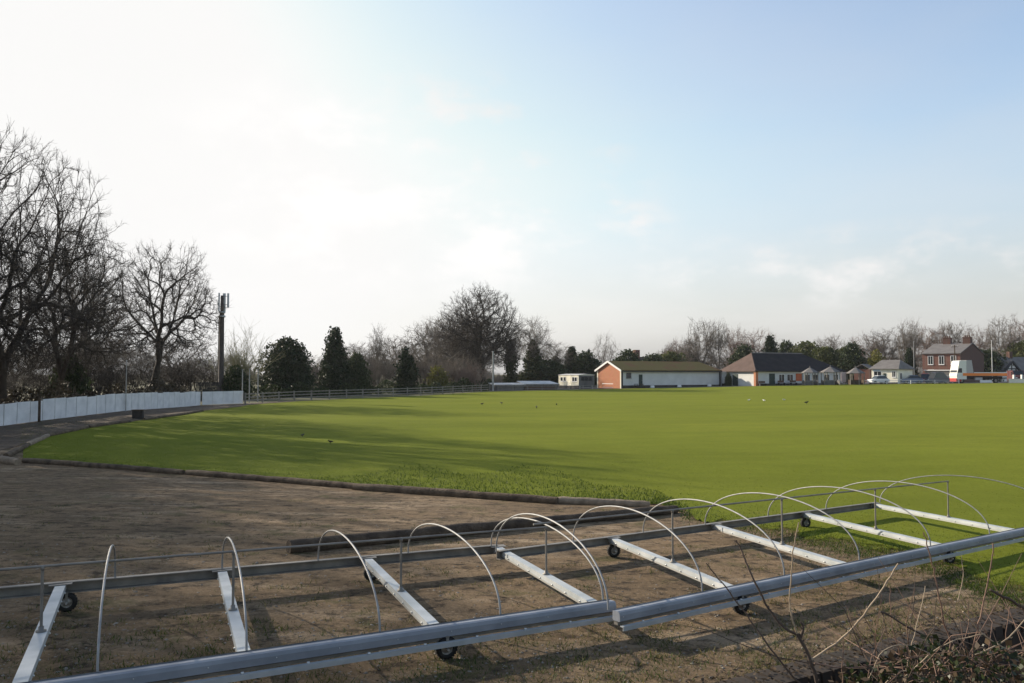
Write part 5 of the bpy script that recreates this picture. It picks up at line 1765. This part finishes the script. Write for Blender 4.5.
def cover_frame(label, far0, far1, near0, near1, beams, hoops, ridge_ext, wheels, rise=.70):
    FA, FB = plane_hit(*far0, ZR), plane_hit(*far1, ZR)
    NA, NB = plane_hit(*near0, ZR), plane_hit(*near1, ZR)
    # run the rails on beyond the picture where they leave it
    def ext(A, B, pxa, pxb):
        a = line_at(A, B, pxa) if pxa is not None else A
        b = line_at(A, B, pxb) if pxb is not None else B
        return a, b
    fa, fb = ext(FA, FB, *ridge_ext['far'])
    na, nb = ext(NA, NB, *ridge_ext['near'])
    base = (fa + fb + na + nb) / 4; base[2] = float(near_plane(base[0], base[1]))
    root = thing('pitch_cover_frame', base, label, 'cover frame', 'bare cricket pitch cover frames')
    rail_geo(na, nb, True, root)
    rail_geo(fa, fb, False, root)
    tops = []
    for i, (pf, pn) in enumerate(beams):
        a = line_at(FA, FB, pf) + np.array([0, 0, -.05]); b = line_at(NA, NB, pn) + np.array([0, 0, -.05])
        d = (b - a) / np.linalg.norm(b - a)
        mb = MB(); mb.beam(a - d * .02, b - d * .06, .118, .07)
        cb = mb.build('cross_beam', M['galv_light'], root)
        s = np.cross(d, (0, 0, 1)); s /= np.linalg.norm(s)
        mb = MB(); mb.beam(a + d * .0 + s * .05 - np.array([0, 0, .045]), b - d * .1 + s * .05 - np.array([0, 0, .045]), .008, .03)
        L = np.linalg.norm(b - a)
        for k in np.arange(.3, L - .2, .45):
            mb.ell(a + d * k + s * .066 - np.array([0, 0, .02]), (.012, .012, .012), 6, 4)
            mb.ell(a + d * k - s * .066 - np.array([0, 0, .02]), (.012, .012, .012), 6, 4)
        mb.build('bolts', M['bolt'], cb)
        MB().box(a + d * .02 + np.array([0, 0, .042]), (.26, .16, .012), math.atan2(d[1], d[0]) + math.pi / 2).build('end_plate', M['galv_dark'], cb)
        mid = a + (b - a) * .57
        pt = mid + np.array([0, 0, rise + .05])
        MB().tube([mid + np.array([0, 0, .03]), pt], .0145, 10).build('post', M['galv_dark'], root)
        MB().lathe(mid + np.array([0, 0, .038]), (0, 0, 1), [(.05, 0), (.05, .012), (.026, .014), (.026, .05), (.02, .052)], 12).build('post_foot', M['galv_dark'], root)
        MB().lathe(pt + np.array([0, 0, -.04]), (0, 0, 1), [(.0, 0), (.021, 0), (.021, .05), (0, .052)], 10).build('clamp', M['galv_dark'], root)
        tops.append(pt)
        for which, c0, sg in (('f', a, 1), ('n', b, -1)):
            if (i, which) in wheels:
                c = c0 + d * (.02 if which == 'f' else .03)
                if which == 'f': c = c + (fb - fa) / np.linalg.norm(fb - fa) * (.07 if i % 2 else .03)
                else: c = c + (nb - na) / np.linalg.norm(nb - na) * .1
                c[2] = float(near_plane(c[0], c[1])) + .118
                wheel(root, c, d)
    # ridge pipe through the post tops
    tops = np.array(tops)
    d = (tops[-1] - tops[0]) / np.linalg.norm(tops[-1] - tops[0])
    pts = list(tops)
    if ridge_ext['r0']: pts = [tops[0] - d * ridge_ext['r0']] + pts
    if ridge_ext['r1']: pts = pts + [tops[-1] + d * ridge_ext['r1']]
    MB().tube(pts, .0135, 10).build('ridge_pipe', M['galv_dark'], root)
    for pn, pf in hoops:
        b = line_at(NA, NB, pn); a = line_at(FA, FB, pf)
        side = np.cross((NB - NA) / np.linalg.norm(NB - NA), (0, 0, 1))
        b = b - side * .06; mid = (a + b) / 2; hv = (b - a) / 2
        arc = []
        for k in range(33):
            t = math.pi * k / 32
            x = math.cos(t)
            arc.append(mid + hv * x + np.array([0, 0, (rise + .03) * math.sin(t) ** .92]))
        MB().tube(arc, .0118, 8).build('hoop', M['pipe'], root)
    return root


cover_frame('nearer bare metal pitch cover frame with gutter rail and hoops, on the left',
            (0, 588), (420, 552), (33, 683), (612, 600),
            [(-122, -330), (61, 18), (222, 245), (367, 437), (497, 597)],
            [(98, 115), (248, 222), (382, 318), (503, 408), (606, 491), (-90, -10)],
            {'far': (-150, 497), 'near': (-380, 613), 'r0': .25, 'r1': .05},
            {(0, 'f'), (0, 'n'), (1, 'f'), (1, 'n'), (3, 'f'), (3, 'n')}, rise=.64)
cover_frame('farther bare metal pitch cover frame with gutter rail and hoops, on the right',
            (610, 537), (873, 503), (620, 609.5), (1024, 528),
            [(612, 734.5), (714.5, 849), (804, 944.5), (874, 1018)],
            [(612, 496), (706, 573), (788, 643), (863, 705), (934, 768), (993, 826), (1062, 880)],
            {'far': (499, 877), 'near': (616, 1085), 'r0': 2.75, 'r1': .04},
            {(0, 'f'), (0, 'n'), (2, 'f'), (2, 'n')}, rise=.78)


# ------------------------------------------------------------------ brick wall, bank plants, brambles
def near_wall():
    a2, b2 = WA - WD * 3.2, WB + WD * 6
    a = np.array([*a2, 0]); b = np.array([*b2, 0])
    top = .75
    root = thing('brick_wall', (*WA, 0), 'low dark red brick wall under the brambles at the lower right', 'wall')
    off = np.array([*(WN * .23), 0])
    zb = -.7
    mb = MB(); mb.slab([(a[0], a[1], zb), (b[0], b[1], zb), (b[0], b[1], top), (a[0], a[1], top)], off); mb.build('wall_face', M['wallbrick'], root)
    # coping of separate bricks laid on edge
    n = int(np.linalg.norm(b2 - a2) / .115)
    rg = random.Random(4)
    mb = MB()
    for i in range(n):
        q = a2 + (b2 - a2) * (i + .5) / n + WN * .115
        if rg.random() < .03: continue
        mb.box((q[0] + rg.uniform(-.006, .006), q[1] + rg.uniform(-.006, .006), top + .04 + rg.uniform(-.006, .006)), (.1, .25, .085), math.atan2(WD[1], WD[0]) + rg.uniform(-.02, .02), .94)
    mb.build('coping', M['wallbrick'], root)


near_wall()


def stems(root, lst, depth, jitter=0.0, seed=0):
    rg = random.Random(seed)
    for pts, r0, r1, m, dd in lst:
        P = [at_depth(x, y, depth + dd * i) for i, (x, y) in enumerate(pts)]
        P = np.array(P)
        # smooth the line
        t = np.linspace(0, len(P) - 1, (len(P) - 1) * 5 + 1)
        Q = []
        for tt in t:
            i = min(int(tt), len(P) - 2); f = tt - i
            p0, p1, p2, p3 = P[max(i - 1, 0)], P[i], P[i + 1], P[min(i + 2, len(P) - 1)]
            Q.append(.5 * ((2 * p1) + (-p0 + p2) * f + (2 * p0 - 5 * p1 + 4 * p2 - p3) * f ** 2 + (-p0 + 3 * p1 - 3 * p2 + p3) * f ** 3) + np.array([rg.uniform(-.004, .004), rg.uniform(-.004, .004), rg.uniform(-.003, .003)]))
        rs = np.linspace(r0, r1, len(Q))
        mb = MB(); mb.tube(Q, rs, 7)
        # buds and thorns
        for k in range(2, len(Q) - 1, 2):
            d = Q[k + 1] - Q[k]; d /= np.linalg.norm(d)
            s = np.cross(d, (rg.uniform(-1, 1), rg.uniform(-1, 1), rg.uniform(-1, 1))); s /= np.linalg.norm(s) + 1e-6
            mb.tube([Q[k], Q[k] + s * (rs[k] * 1.2 + .006) + d * .006, Q[k] + s * (rs[k] + .008) + d * .016], [rs[k] * .5, rs[k] * .55, .0008], 5)
        mb.build('stem', m, root)


CN, CP, CD = M['cane'], M['cane_pale'], M['cane_dark']
p = at_depth(822, 690, 4.9); p[2] = float(g(p[0], p[1]))
t = thing('sapling', p, 'leafless sapling with long forked shoots rising left of the bramble heap', 'sapling')
stems(t, [([(824, 740), (820, 700), (817, 682), (809, 657), (798, 635)], .013, .010, CD, 0),
          ([(798, 635), (785, 628), (769, 609), (752, 575), (744, 556), (736, 540)], .009, .004, CD, .03),
          ([(797, 634), (791, 615), (790, 599), (793, 552), (798, 522)], .006, .003, CP, -.03),
          ([(812, 690), (795, 679), (764, 639), (742, 609), (722, 583), (706, 563)], .007, .003, CD, .02),
          ([(811, 661), (842, 638), (868, 610), (887, 581), (898, 564)], .0065, .004, CP, -.02),
          ([(816, 664), (779, 657), (741, 644), (700, 628)], .004, .0018, CD, .05),
          ([(800, 640), (803, 630), (801, 622)], .009, .006, CD, 0)], 4.9, seed=1)
p = at_depth(935, 690, 4.7); p[2] = float(g(p[0], p[1]))
t = thing('bramble_bush', p, 'tangled bramble heap with ivy leaves in the lower right, middle part', 'bramble', 'brambles growing along the brick wall')
stems(t, [([(928, 730), (934, 682), (950, 648), (944, 622), (936, 581), (930, 555), (924, 532)], .006, .003, CN, 0),
          ([(900, 720), (905, 680), (909, 657), (918, 619), (926, 586)], .004, .002, CP, .02),
          ([(908, 700), (903, 667), (891, 622), (890, 587)], .004, .002, CN, .03),
          ([(880, 612), (888, 615), (922, 635), (947, 640), (975, 652)], .006, .005, CD, .04),
          ([(884, 700), (880, 673), (872, 654), (855, 629), (846, 606)], .004, .002, CN, .03),
          ([(890, 690), (906, 676), (934, 651), (963, 638), (985, 634)], .004, .0025, CP, -.03),
          ([(814, 663), (852, 668), (922, 657), (985, 663), (1040, 668)], .004, .003, CN, .02),
          ([(845, 700), (842, 670), (844, 640)], .004, .002, CN, .02),
          ([(960, 690), (940, 660), (905, 645), (880, 655), (866, 690)], .004, .002, CP, -.02),
          ([(870, 700), (900, 672), (922, 679), (940, 700)], .004, .003, CP, -.02),
          ([(915, 700), (935, 665), (965, 640), (968, 600)], .004, .002, CN, .05)], 4.7, seed=2)
TB1 = t
p = at_depth(1000, 690, 4.6); p[2] = float(g(p[0], p[1]))
t = thing('bramble_bush', p, 'tangled bramble heap with ivy leaves in the lower right corner', 'bramble', 'brambles growing along the brick wall')
stems(t, [([(970, 740), (972, 682), (974, 644), (982, 610), (990, 568), (994, 543)], .006, .003, CN, 0),
          ([(963, 611), (985, 636), (1024, 660), (1060, 690)], .004, .004, CP, .04),
          ([(990, 590), (1000, 595), (1024, 608), (1070, 640)], .007, .009, CD, .03),
          ([(975, 655), (1004, 641), (1024, 621), (1045, 590)], .0045, .003, CP, .02),
          ([(940, 676), (982, 665), (1010, 652), (1050, 655)], .004, .003, CN, .03),
          ([(1010, 700), (985, 668), (960, 655), (940, 668)], .004, .002, CN, -.03),
          ([(1030, 720), (1012, 672), (1006, 640), (1010, 606)], .004, .002, CN, .05),
          ([(958, 600), (963, 575), (961, 556)], .003, .0015, CP, 0)], 4.6, seed=3)
TB2 = t


def heap_leaves(root, px0, px1, py0, py1, d0, d1, n, size, seed, m):
    rg = np.random.default_rng(seed)
    C = []
    while len(C) < n:
        px, py = rg.uniform(px0, px1), rg.uniform(py0, py1)
        lim = 646 + 30 * abs((px - 950) / 110) ** 2 - 8 * math.sin(px * .07)
        if py < lim + rg.normal(0, 7): continue
        C.append(at_depth(px, py, rg.uniform(d0, d1)))
    C = np.array(C)
    v, q = leaf_cloud(rg, C, size, aspect=.8)
    link('leaves', np_mesh('leaves', v - np.array(root.location), q, m), root)


heap_leaves(TB1, 845, 960, 635, 760, 4.4, 5.4, 1500, .032, 4, M['leaf_litter'])
heap_leaves(TB2, 950, 1080, 625, 760, 4.3, 5.6, 1500, .032, 5, M['leaf_litter'])
heap_leaves(TB1, 830, 960, 650, 760, 4.4, 5.3, 600, .038, 6, M['dead_leaf'])
heap_leaves(TB2, 950, 1080, 635, 760, 4.3, 5.5, 600, .038, 7, M['dead_leaf'])


def twigs_heap(root, px0, px1, py0, n, d0, d1, seed):
    rg = np.random.default_rng(seed)
    mb = MB()
    for _ in range(n):
        px, py = rg.uniform(px0, px1), rg.uniform(py0, 720)
        a = at_depth(px, py, rg.uniform(d0, d1))
        d = unit(rg.normal(0, 1, 3) + np.array([0, 0, .4])) * rg.uniform(.15, .4)
        b = a + d; c = b + (d + rg.normal(0, .08, 3)) * .7
        mb.tube([a, b, c], [.0032, .0025, .0012], 5, False)
        if _ == n // 2: mb.build('twigs', M['cane'], root); mb = MB()
    mb.build('twigs', M['cane_dark'], root)


twigs_heap(TB1, 850, 965, 655, 70, 4.5, 5.4, 8)
twigs_heap(TB2, 950, 1070, 645, 80, 4.4, 5.6, 9)


# ------------------------------------------------------------------ grass, stones and litter on the near ground
def blades(P, hgt, rg, lean=.5, w=.008):
    n = len(P)
    a = rg.random(n) * 6.283
    h = hgt * (.5 + .8 * rg.random(n))
    s = np.stack([np.cos(a), np.sin(a), np.zeros(n)], 1) * (np.asarray(w) * (.6 + .8 * rg.random(n)))[:, None]
    d = np.stack([rg.normal(0, lean, n), rg.normal(0, lean, n), np.ones(n)], 1); d = unit(d) * h[:, None]
    v = np.stack([P - s, P + s, P + d + s * .15, P + d - s * .15], 1).reshape(-1, 3)
    return v, np.arange(4 * n).reshape(-1, 4)


def rough_grass():
    rg = np.random.default_rng(21)
    lx, ly = zip(*LOGLINE)
    parts = []
    # the rougher rim of the field behind the logs
    n = 26000
    px = rg.uniform(25, 1060, n)
    px = px[rg.random(n) < .4 + .6 * ss(280, 440, px)]; n = len(px); wv = 1 + .25 * np.sin(px * .05)
    k = rg.random(n) ** 1.6
    dep = np.where(px < 700, 7 + 20 * ss(300, 480, px), 17.0) * wv * np.where(px < 700, 1 - .75 * ss(560, 690, px), 1)
    py = np.interp(px, lx, ly) - 1 - k * dep + np.where(px > 680, rg.normal(0, 5, n), 0)
    P = hit_many(px, py, .02)
    hs = np.where(px < 690, .035 + .045 * ss(280, 420, px), .05) * (.7 + .6 * rg.random(n))
    v, q = blades(P, hs, rg, .55, np.where(px < 690, .011, .006))
    parts.append((v, q))
    v, q = join(parts)
    tag(link('rough_grass', np_mesh('rough_grass', v, q, M['grass_blade'])), 'rougher green grass along the edge of the mown field', 'grass', kind='stuff')
    # single blades all over the nearer turf
    n = 70000
    px = rg.uniform(20, 1060, n)
    b0 = np.interp(px, lx, ly)
    py = b0 - 1 - (b0 - 418) * rg.random(n) ** 1.1
    P = hit_many(px, py, .02)
    v, q = blades(P, .035, rg, .8, .009)
    tag(link('turf_blades', np_mesh('turf_blades', v, q, M['turf_blade'])), 'short grass blades standing up from the mown turf', 'grass', kind='stuff')
    # thin dry tufts on the bare earth
    parts = []
    C = []
    while len(C) < 420:
        a, b = rg.uniform(560, 1060), rg.uniform(540, 683)
        if rg.random() > ss(560, 1000, a) * .9 + .1: continue
        C.append((a, b))
    for _ in range(230): C.append((rg.uniform(0, 700), rg.uniform(620, 690)))
    for _ in range(120): C.append((rg.uniform(0, 640), rg.uniform(500, 620)))
    pts = []
    for a, b in C:
        c = hit(a, b)
        m = rg.integers(10, 46)
        o = rg.normal(0, .12, (m, 2))
        x, y = c[0] + o[:, 0], c[1] + o[:, 1]
        d = (x - WA[0]) * WN[0] + (y - WA[1]) * WN[1]
        ok = d < -.05
        x, y = x[ok], y[ok]
        pts.append(np.stack([x, y, g(x, y)], 1))
    P = np.concatenate(pts)
    half = rg.random(len(P)) < .55
    v, q = blades(P[half], .06, rg, .8, .005)
    tag(link('short_grass', np_mesh('short_grass', v, q, M['grass_blade'])), 'thin green grass creeping over the bare earth', 'grass', kind='stuff')
    v, q = blades(P[~half], .06, rg, .9, .005)
    tag(link('dry_grass', np_mesh('dry_grass', v, q, M['dry_grass'])), 'thin dry grass creeping over the bare earth', 'grass', kind='stuff')


rough_grass()


def gravel():
    rg = np.random.default_rng(31)
    n = 7000
    px = rg.uniform(-30, 1050, n); py = 480 + 215 * rg.random(n) ** .8
    lx, ly = zip(*LOGLINE)
    ok = py > np.interp(px, lx, ly) + 6
    P = hit_many(px[ok], py[ok])
    d = (P[:, 0] - WA[0]) * WN[0] + (P[:, 1] - WA[1]) * WN[1]
    P = P[d < -.05]; n = len(P)
    s = .006 + .018 * rg.random(n) ** 4 + (rg.random(n) < .006) * .02
    base = np.array([(1, 0, 0), (0, 1, 0), (-1, 0, 0), (0, -1, 0), (0, 0, .6), (0, 0, -.6)], float)
    fq = np.array([(0, 1, 4), (1, 2, 4), (2, 3, 4), (3, 0, 4), (1, 0, 5), (2, 1, 5), (3, 2, 5), (0, 3, 5)])
    a = rg.random(n) * 6.28
    sc_ = s[:, None, None] * (.6 + .8 * rg.random((n, 6, 1)))
    ca, sa = np.cos(a)[:, None], np.sin(a)[:, None]
    bx = base[None, :, 0] * ca * 1.3 - base[None, :, 1] * sa; by = base[None, :, 0] * sa * 1.3 + base[None, :, 1] * ca
    v = np.stack([bx, by, np.broadcast_to(base[None, :, 2], bx.shape)], 2) * sc_ + P[:, None]
    q = (fq[None] + (np.arange(n) * 6)[:, None, None]).reshape(-1, 3)
    tag(link('gravel', np_mesh('gravel', v.reshape(-1, 3), q, M['stone'])), 'loose stones scattered over the bare earth', 'gravel', kind='stuff')


gravel()


def litter():
    rg = np.random.default_rng(44)
    n = 2600
    px = rg.uniform(-30, 1050, n); py = 486 + 210 * rg.random(n)
    lx, ly = zip(*LOGLINE)
    ok = py > np.interp(px, lx, ly) + 5
    P = hit_many(px[ok], py[ok])
    d = (P[:, 0] - WA[0]) * WN[0] + (P[:, 1] - WA[1]) * WN[1]
    P = P[d < -.05]
    # a drift of leaves and soil along the top of the wall
    t = rg.uniform(-2, 6, 2200)
    q = WA[None] + WD[None] * t[:, None] + WN[None] * rg.uniform(-.02, .24, (2200, 1))
    P = np.concatenate([P, np.stack([q[:, 0], q[:, 1], np.full(2200, .85) + rg.random(2200) * .03], 1)])
    v, qd = leaf_cloud(rg, P + np.array([0, 0, .012]), .036, up=.0, aspect=.6)
    # lay the leaves nearly flat
    c = np.repeat(P, 4, 0); v[:, 2] = c[:, 2] + .012 + (v[:, 2] - c[:, 2] - .012) * .35
    tag(link('leaf_litter', np_mesh('leaf_litter', v, qd, M['dead_leaf'])), 'dead leaves scattered over the bare earth and the wall top', 'leaf litter', kind='stuff')


litter()

# ------------------------------------------------------------------ sky, sun, camera
def world():
    w = bpy.data.worlds.new('World'); sc.world = w; w.use_nodes = True
    nt = w.node_tree; N, L = nt.nodes, nt.links
    bg = N['Background']; bg.inputs['Strength'].default_value = SKY_STRENGTH
    sky = N.new('ShaderNodeTexSky'); sky.sky_type = 'NISHITA'; sky.sun_disc = False
    sky.sun_elevation = SUN_EL; sky.sun_rotation = SUN_AZ
    sky.air_density = 1.0; sky.dust_density = 1.6; sky.ozone_density = 1.0; sky.altitude = 0
    tc = N.new('ShaderNodeTexCoord')
    sep = N.new('ShaderNodeSeparateXYZ'); L.new(tc.outputs['Generated'], sep.inputs[0])

    def math_(op, a, b=None, clamp=False):
        m = N.new('ShaderNodeMath'); m.operation = op; m.use_clamp = clamp
        for i, v in enumerate((a, b)):
            if v is None: continue
            if isinstance(v, (int, float)): m.inputs[i].default_value = v
            else: L.new(v, m.inputs[i])
        return m.outputs[0]
    # clouds on a flat layer overhead
    zz = math_('ADD', math_('MAXIMUM', sep.outputs[2], 0.0), .12)
    cx = N.new('ShaderNodeCombineXYZ')
    L.new(math_('DIVIDE', sep.outputs[0], zz), cx.inputs[0]); L.new(math_('DIVIDE', sep.outputs[1], zz), cx.inputs[1])
    cx.inputs[2].default_value = CLOUD_SEED

    def noise(scale, detail, rough):
        n = N.new('ShaderNodeTexNoise'); n.inputs['Scale'].default_value = scale; n.inputs['Detail'].default_value = detail; n.inputs['Roughness'].default_value = rough
        L.new(cx.outputs[0], n.inputs['Vector']); return n.outputs['Fac']

    def mr(v, a, b):
        r = N.new('ShaderNodeMapRange'); r.interpolation_type = 'SMOOTHSTEP'; r.inputs[1].default_value = a; r.inputs[2].default_value = b
        L.new(v, r.inputs[0]); return r.outputs[0]
    veil = mr(noise(.6, 5, .55), .3, .75)
    cv = N.new('ShaderNodeCombineXYZ')
    L.new(sep.outputs[0], cv.inputs[0]); L.new(sep.outputs[1], cv.inputs[1]); L.new(math_('MULTIPLY', sep.outputs[2], 2.0), cv.inputs[2])
    pn = N.new('ShaderNodeTexNoise'); pn.inputs['Scale'].default_value = 7.5; pn.inputs['Detail'].default_value = 9; pn.inputs['Roughness'].default_value = .6
    L.new(cv.outputs[0], pn.inputs['Vector'])
    puff = mr(pn.outputs['Fac'], .45, .68)

    def zone(x0, z0, rx, rz):
        dx = math_('DIVIDE', math_('SUBTRACT', sep.outputs[0], x0), rx); dz = math_('DIVIDE', math_('SUBTRACT', sep.outputs[2], z0), rz)
        q = math_('ADD', math_('MULTIPLY', dx, dx), math_('MULTIPLY', dz, dz))
        return math_('SUBTRACT', 1.0, mr(q, .1, 1.0))
    zones = math_('ADD', math_('ADD', zone(-.12, .22, .34, .17), zone(.4, .125, .3, .055)), zone(.08, .17, .14, .06), True)
    low = math_('SUBTRACT', 1.0, mr(sep.outputs[2], .0, .3))
    cl = math_('ADD', math_('MULTIPLY', math_('MULTIPLY', puff, zones), .9), math_('MULTIPLY', veil, .3), True)
    hz = math_('MULTIPLY', low, .95)
    # a cloud is as bright as the sky round it, only whiter
    bw = N.new('ShaderNodeRGBToBW'); L.new(sky.outputs[0], bw.inputs[0])
    lum = math_('MINIMUM', math_('ADD', math_('MULTIPLY', bw.outputs[0], .5), CLOUD_LUM), 4.15)
    cc = N.new('ShaderNodeCombineColor')
    L.new(math_('MULTIPLY', lum, 1.0), cc.inputs[0]); L.new(math_('MULTIPLY', lum, .985), cc.inputs[1]); L.new(math_('MULTIPLY', lum, .975), cc.inputs[2])
    mx = N.new('ShaderNodeMix'); mx.data_type = 'RGBA'
    L.new(hz, mx.inputs['Factor']); L.new(sky.outputs[0], mx.inputs['A'])
    # the greyish haze low over the horizon
    hl = math_('ADD', math_('MULTIPLY', math_('MINIMUM', bw.outputs[0], 8.0), .44), .83)
    hc = N.new('ShaderNodeCombineColor')
    L.new(math_('MULTIPLY', hl, 1.0), hc.inputs[0]); L.new(math_('MULTIPLY', hl, .99), hc.inputs[1]); L.new(math_('MULTIPLY', hl, .985), hc.inputs[2])
    L.new(hc.outputs[0], mx.inputs['B'])
    # bright sky round the sun evens out in the thin high veil
    sp = N.new('ShaderNodeSeparateColor'); L.new(mx.outputs['Result'], sp.inputs[0])
    sk = N.new('ShaderNodeCombineColor')
    for i_, f_ in enumerate((1.0, .995, .985)):
        q_ = N.new('ShaderNodeMath'); q_.operation = 'SMOOTH_MIN'; q_.inputs[1].default_value = SKY_CAP * f_; q_.inputs[2].default_value = 1.3
        L.new(sp.outputs[i_], q_.inputs[0]); L.new(q_.outputs[0], sk.inputs[i_])
    m2 = N.new('ShaderNodeMix'); m2.data_type = 'RGBA'
    L.new(cl, m2.inputs['Factor']); L.new(sk.outputs[0], m2.inputs['A']); L.new(cc.outputs[0], m2.inputs['B'])
    mx = m2
    L.new(mx.outputs['Result'], bg.inputs['Color'])


SKY_STRENGTH, CLOUD_LUM, CLOUD_SEED, SKY_CAP = .15, 1.85, 1.3, 3.85
world()
def haze():
    mb = MB(); mb.box((0, 130, 12), (560, 340, 38))
    m = bpy.data.materials.new('haze'); m.use_nodes = True
    N, L = m.node_tree.nodes, m.node_tree.links
    N.remove(N['Principled BSDF'])
    v = N.new('ShaderNodeVolumePrincipled'); v.inputs['Color'].default_value = (.93, .95, 1, 1); v.inputs['Density'].default_value = HAZE; v.inputs['Anisotropy'].default_value = .3
    L.new(v.outputs[0], N['Material Output'].inputs['Volume'])
    o = mb.build('haze', m)
    tag(o, 'thin pale haze in the air over the ground', 'haze', kind='stuff')


HAZE = .0001
haze()
sd = bpy.data.lights.new('sun', 'SUN'); sd.energy = 4.6; sd.angle = R(.5); sd.color = (1, .88, .71)
so = bpy.data.objects.new('sun', sd); col.objects.link(so)
tosun = Vector((math.sin(SUN_AZ) * math.cos(SUN_EL), math.cos(SUN_AZ) * math.cos(SUN_EL), math.sin(SUN_EL)))
so.rotation_euler = tosun.to_track_quat('Z', 'Y').to_euler()

cd = bpy.data.cameras.new('camera'); co = bpy.data.objects.new('camera', cd); col.objects.link(co)
cd.sensor_fit = 'HORIZONTAL'; cd.sensor_width = 36; cd.lens = 36 * F_PX / W
cd.clip_start = .05; cd.clip_end = 6000
co.location = (0, 0, CAM_Z); co.rotation_euler = (math.pi / 2 + PITCH, 0, 0)
sc.camera = co
sc.view_settings.view_transform = 'Standard'; sc.view_settings.look = 'None'
sc.view_settings.exposure = 0.73; sc.view_settings.gamma = 1
sc.view_settings.use_curve_mapping = False
sc.cycles.max_bounces = 6; sc.cycles.diffuse_bounces = 3; sc.cycles.transparent_max_bounces = 4
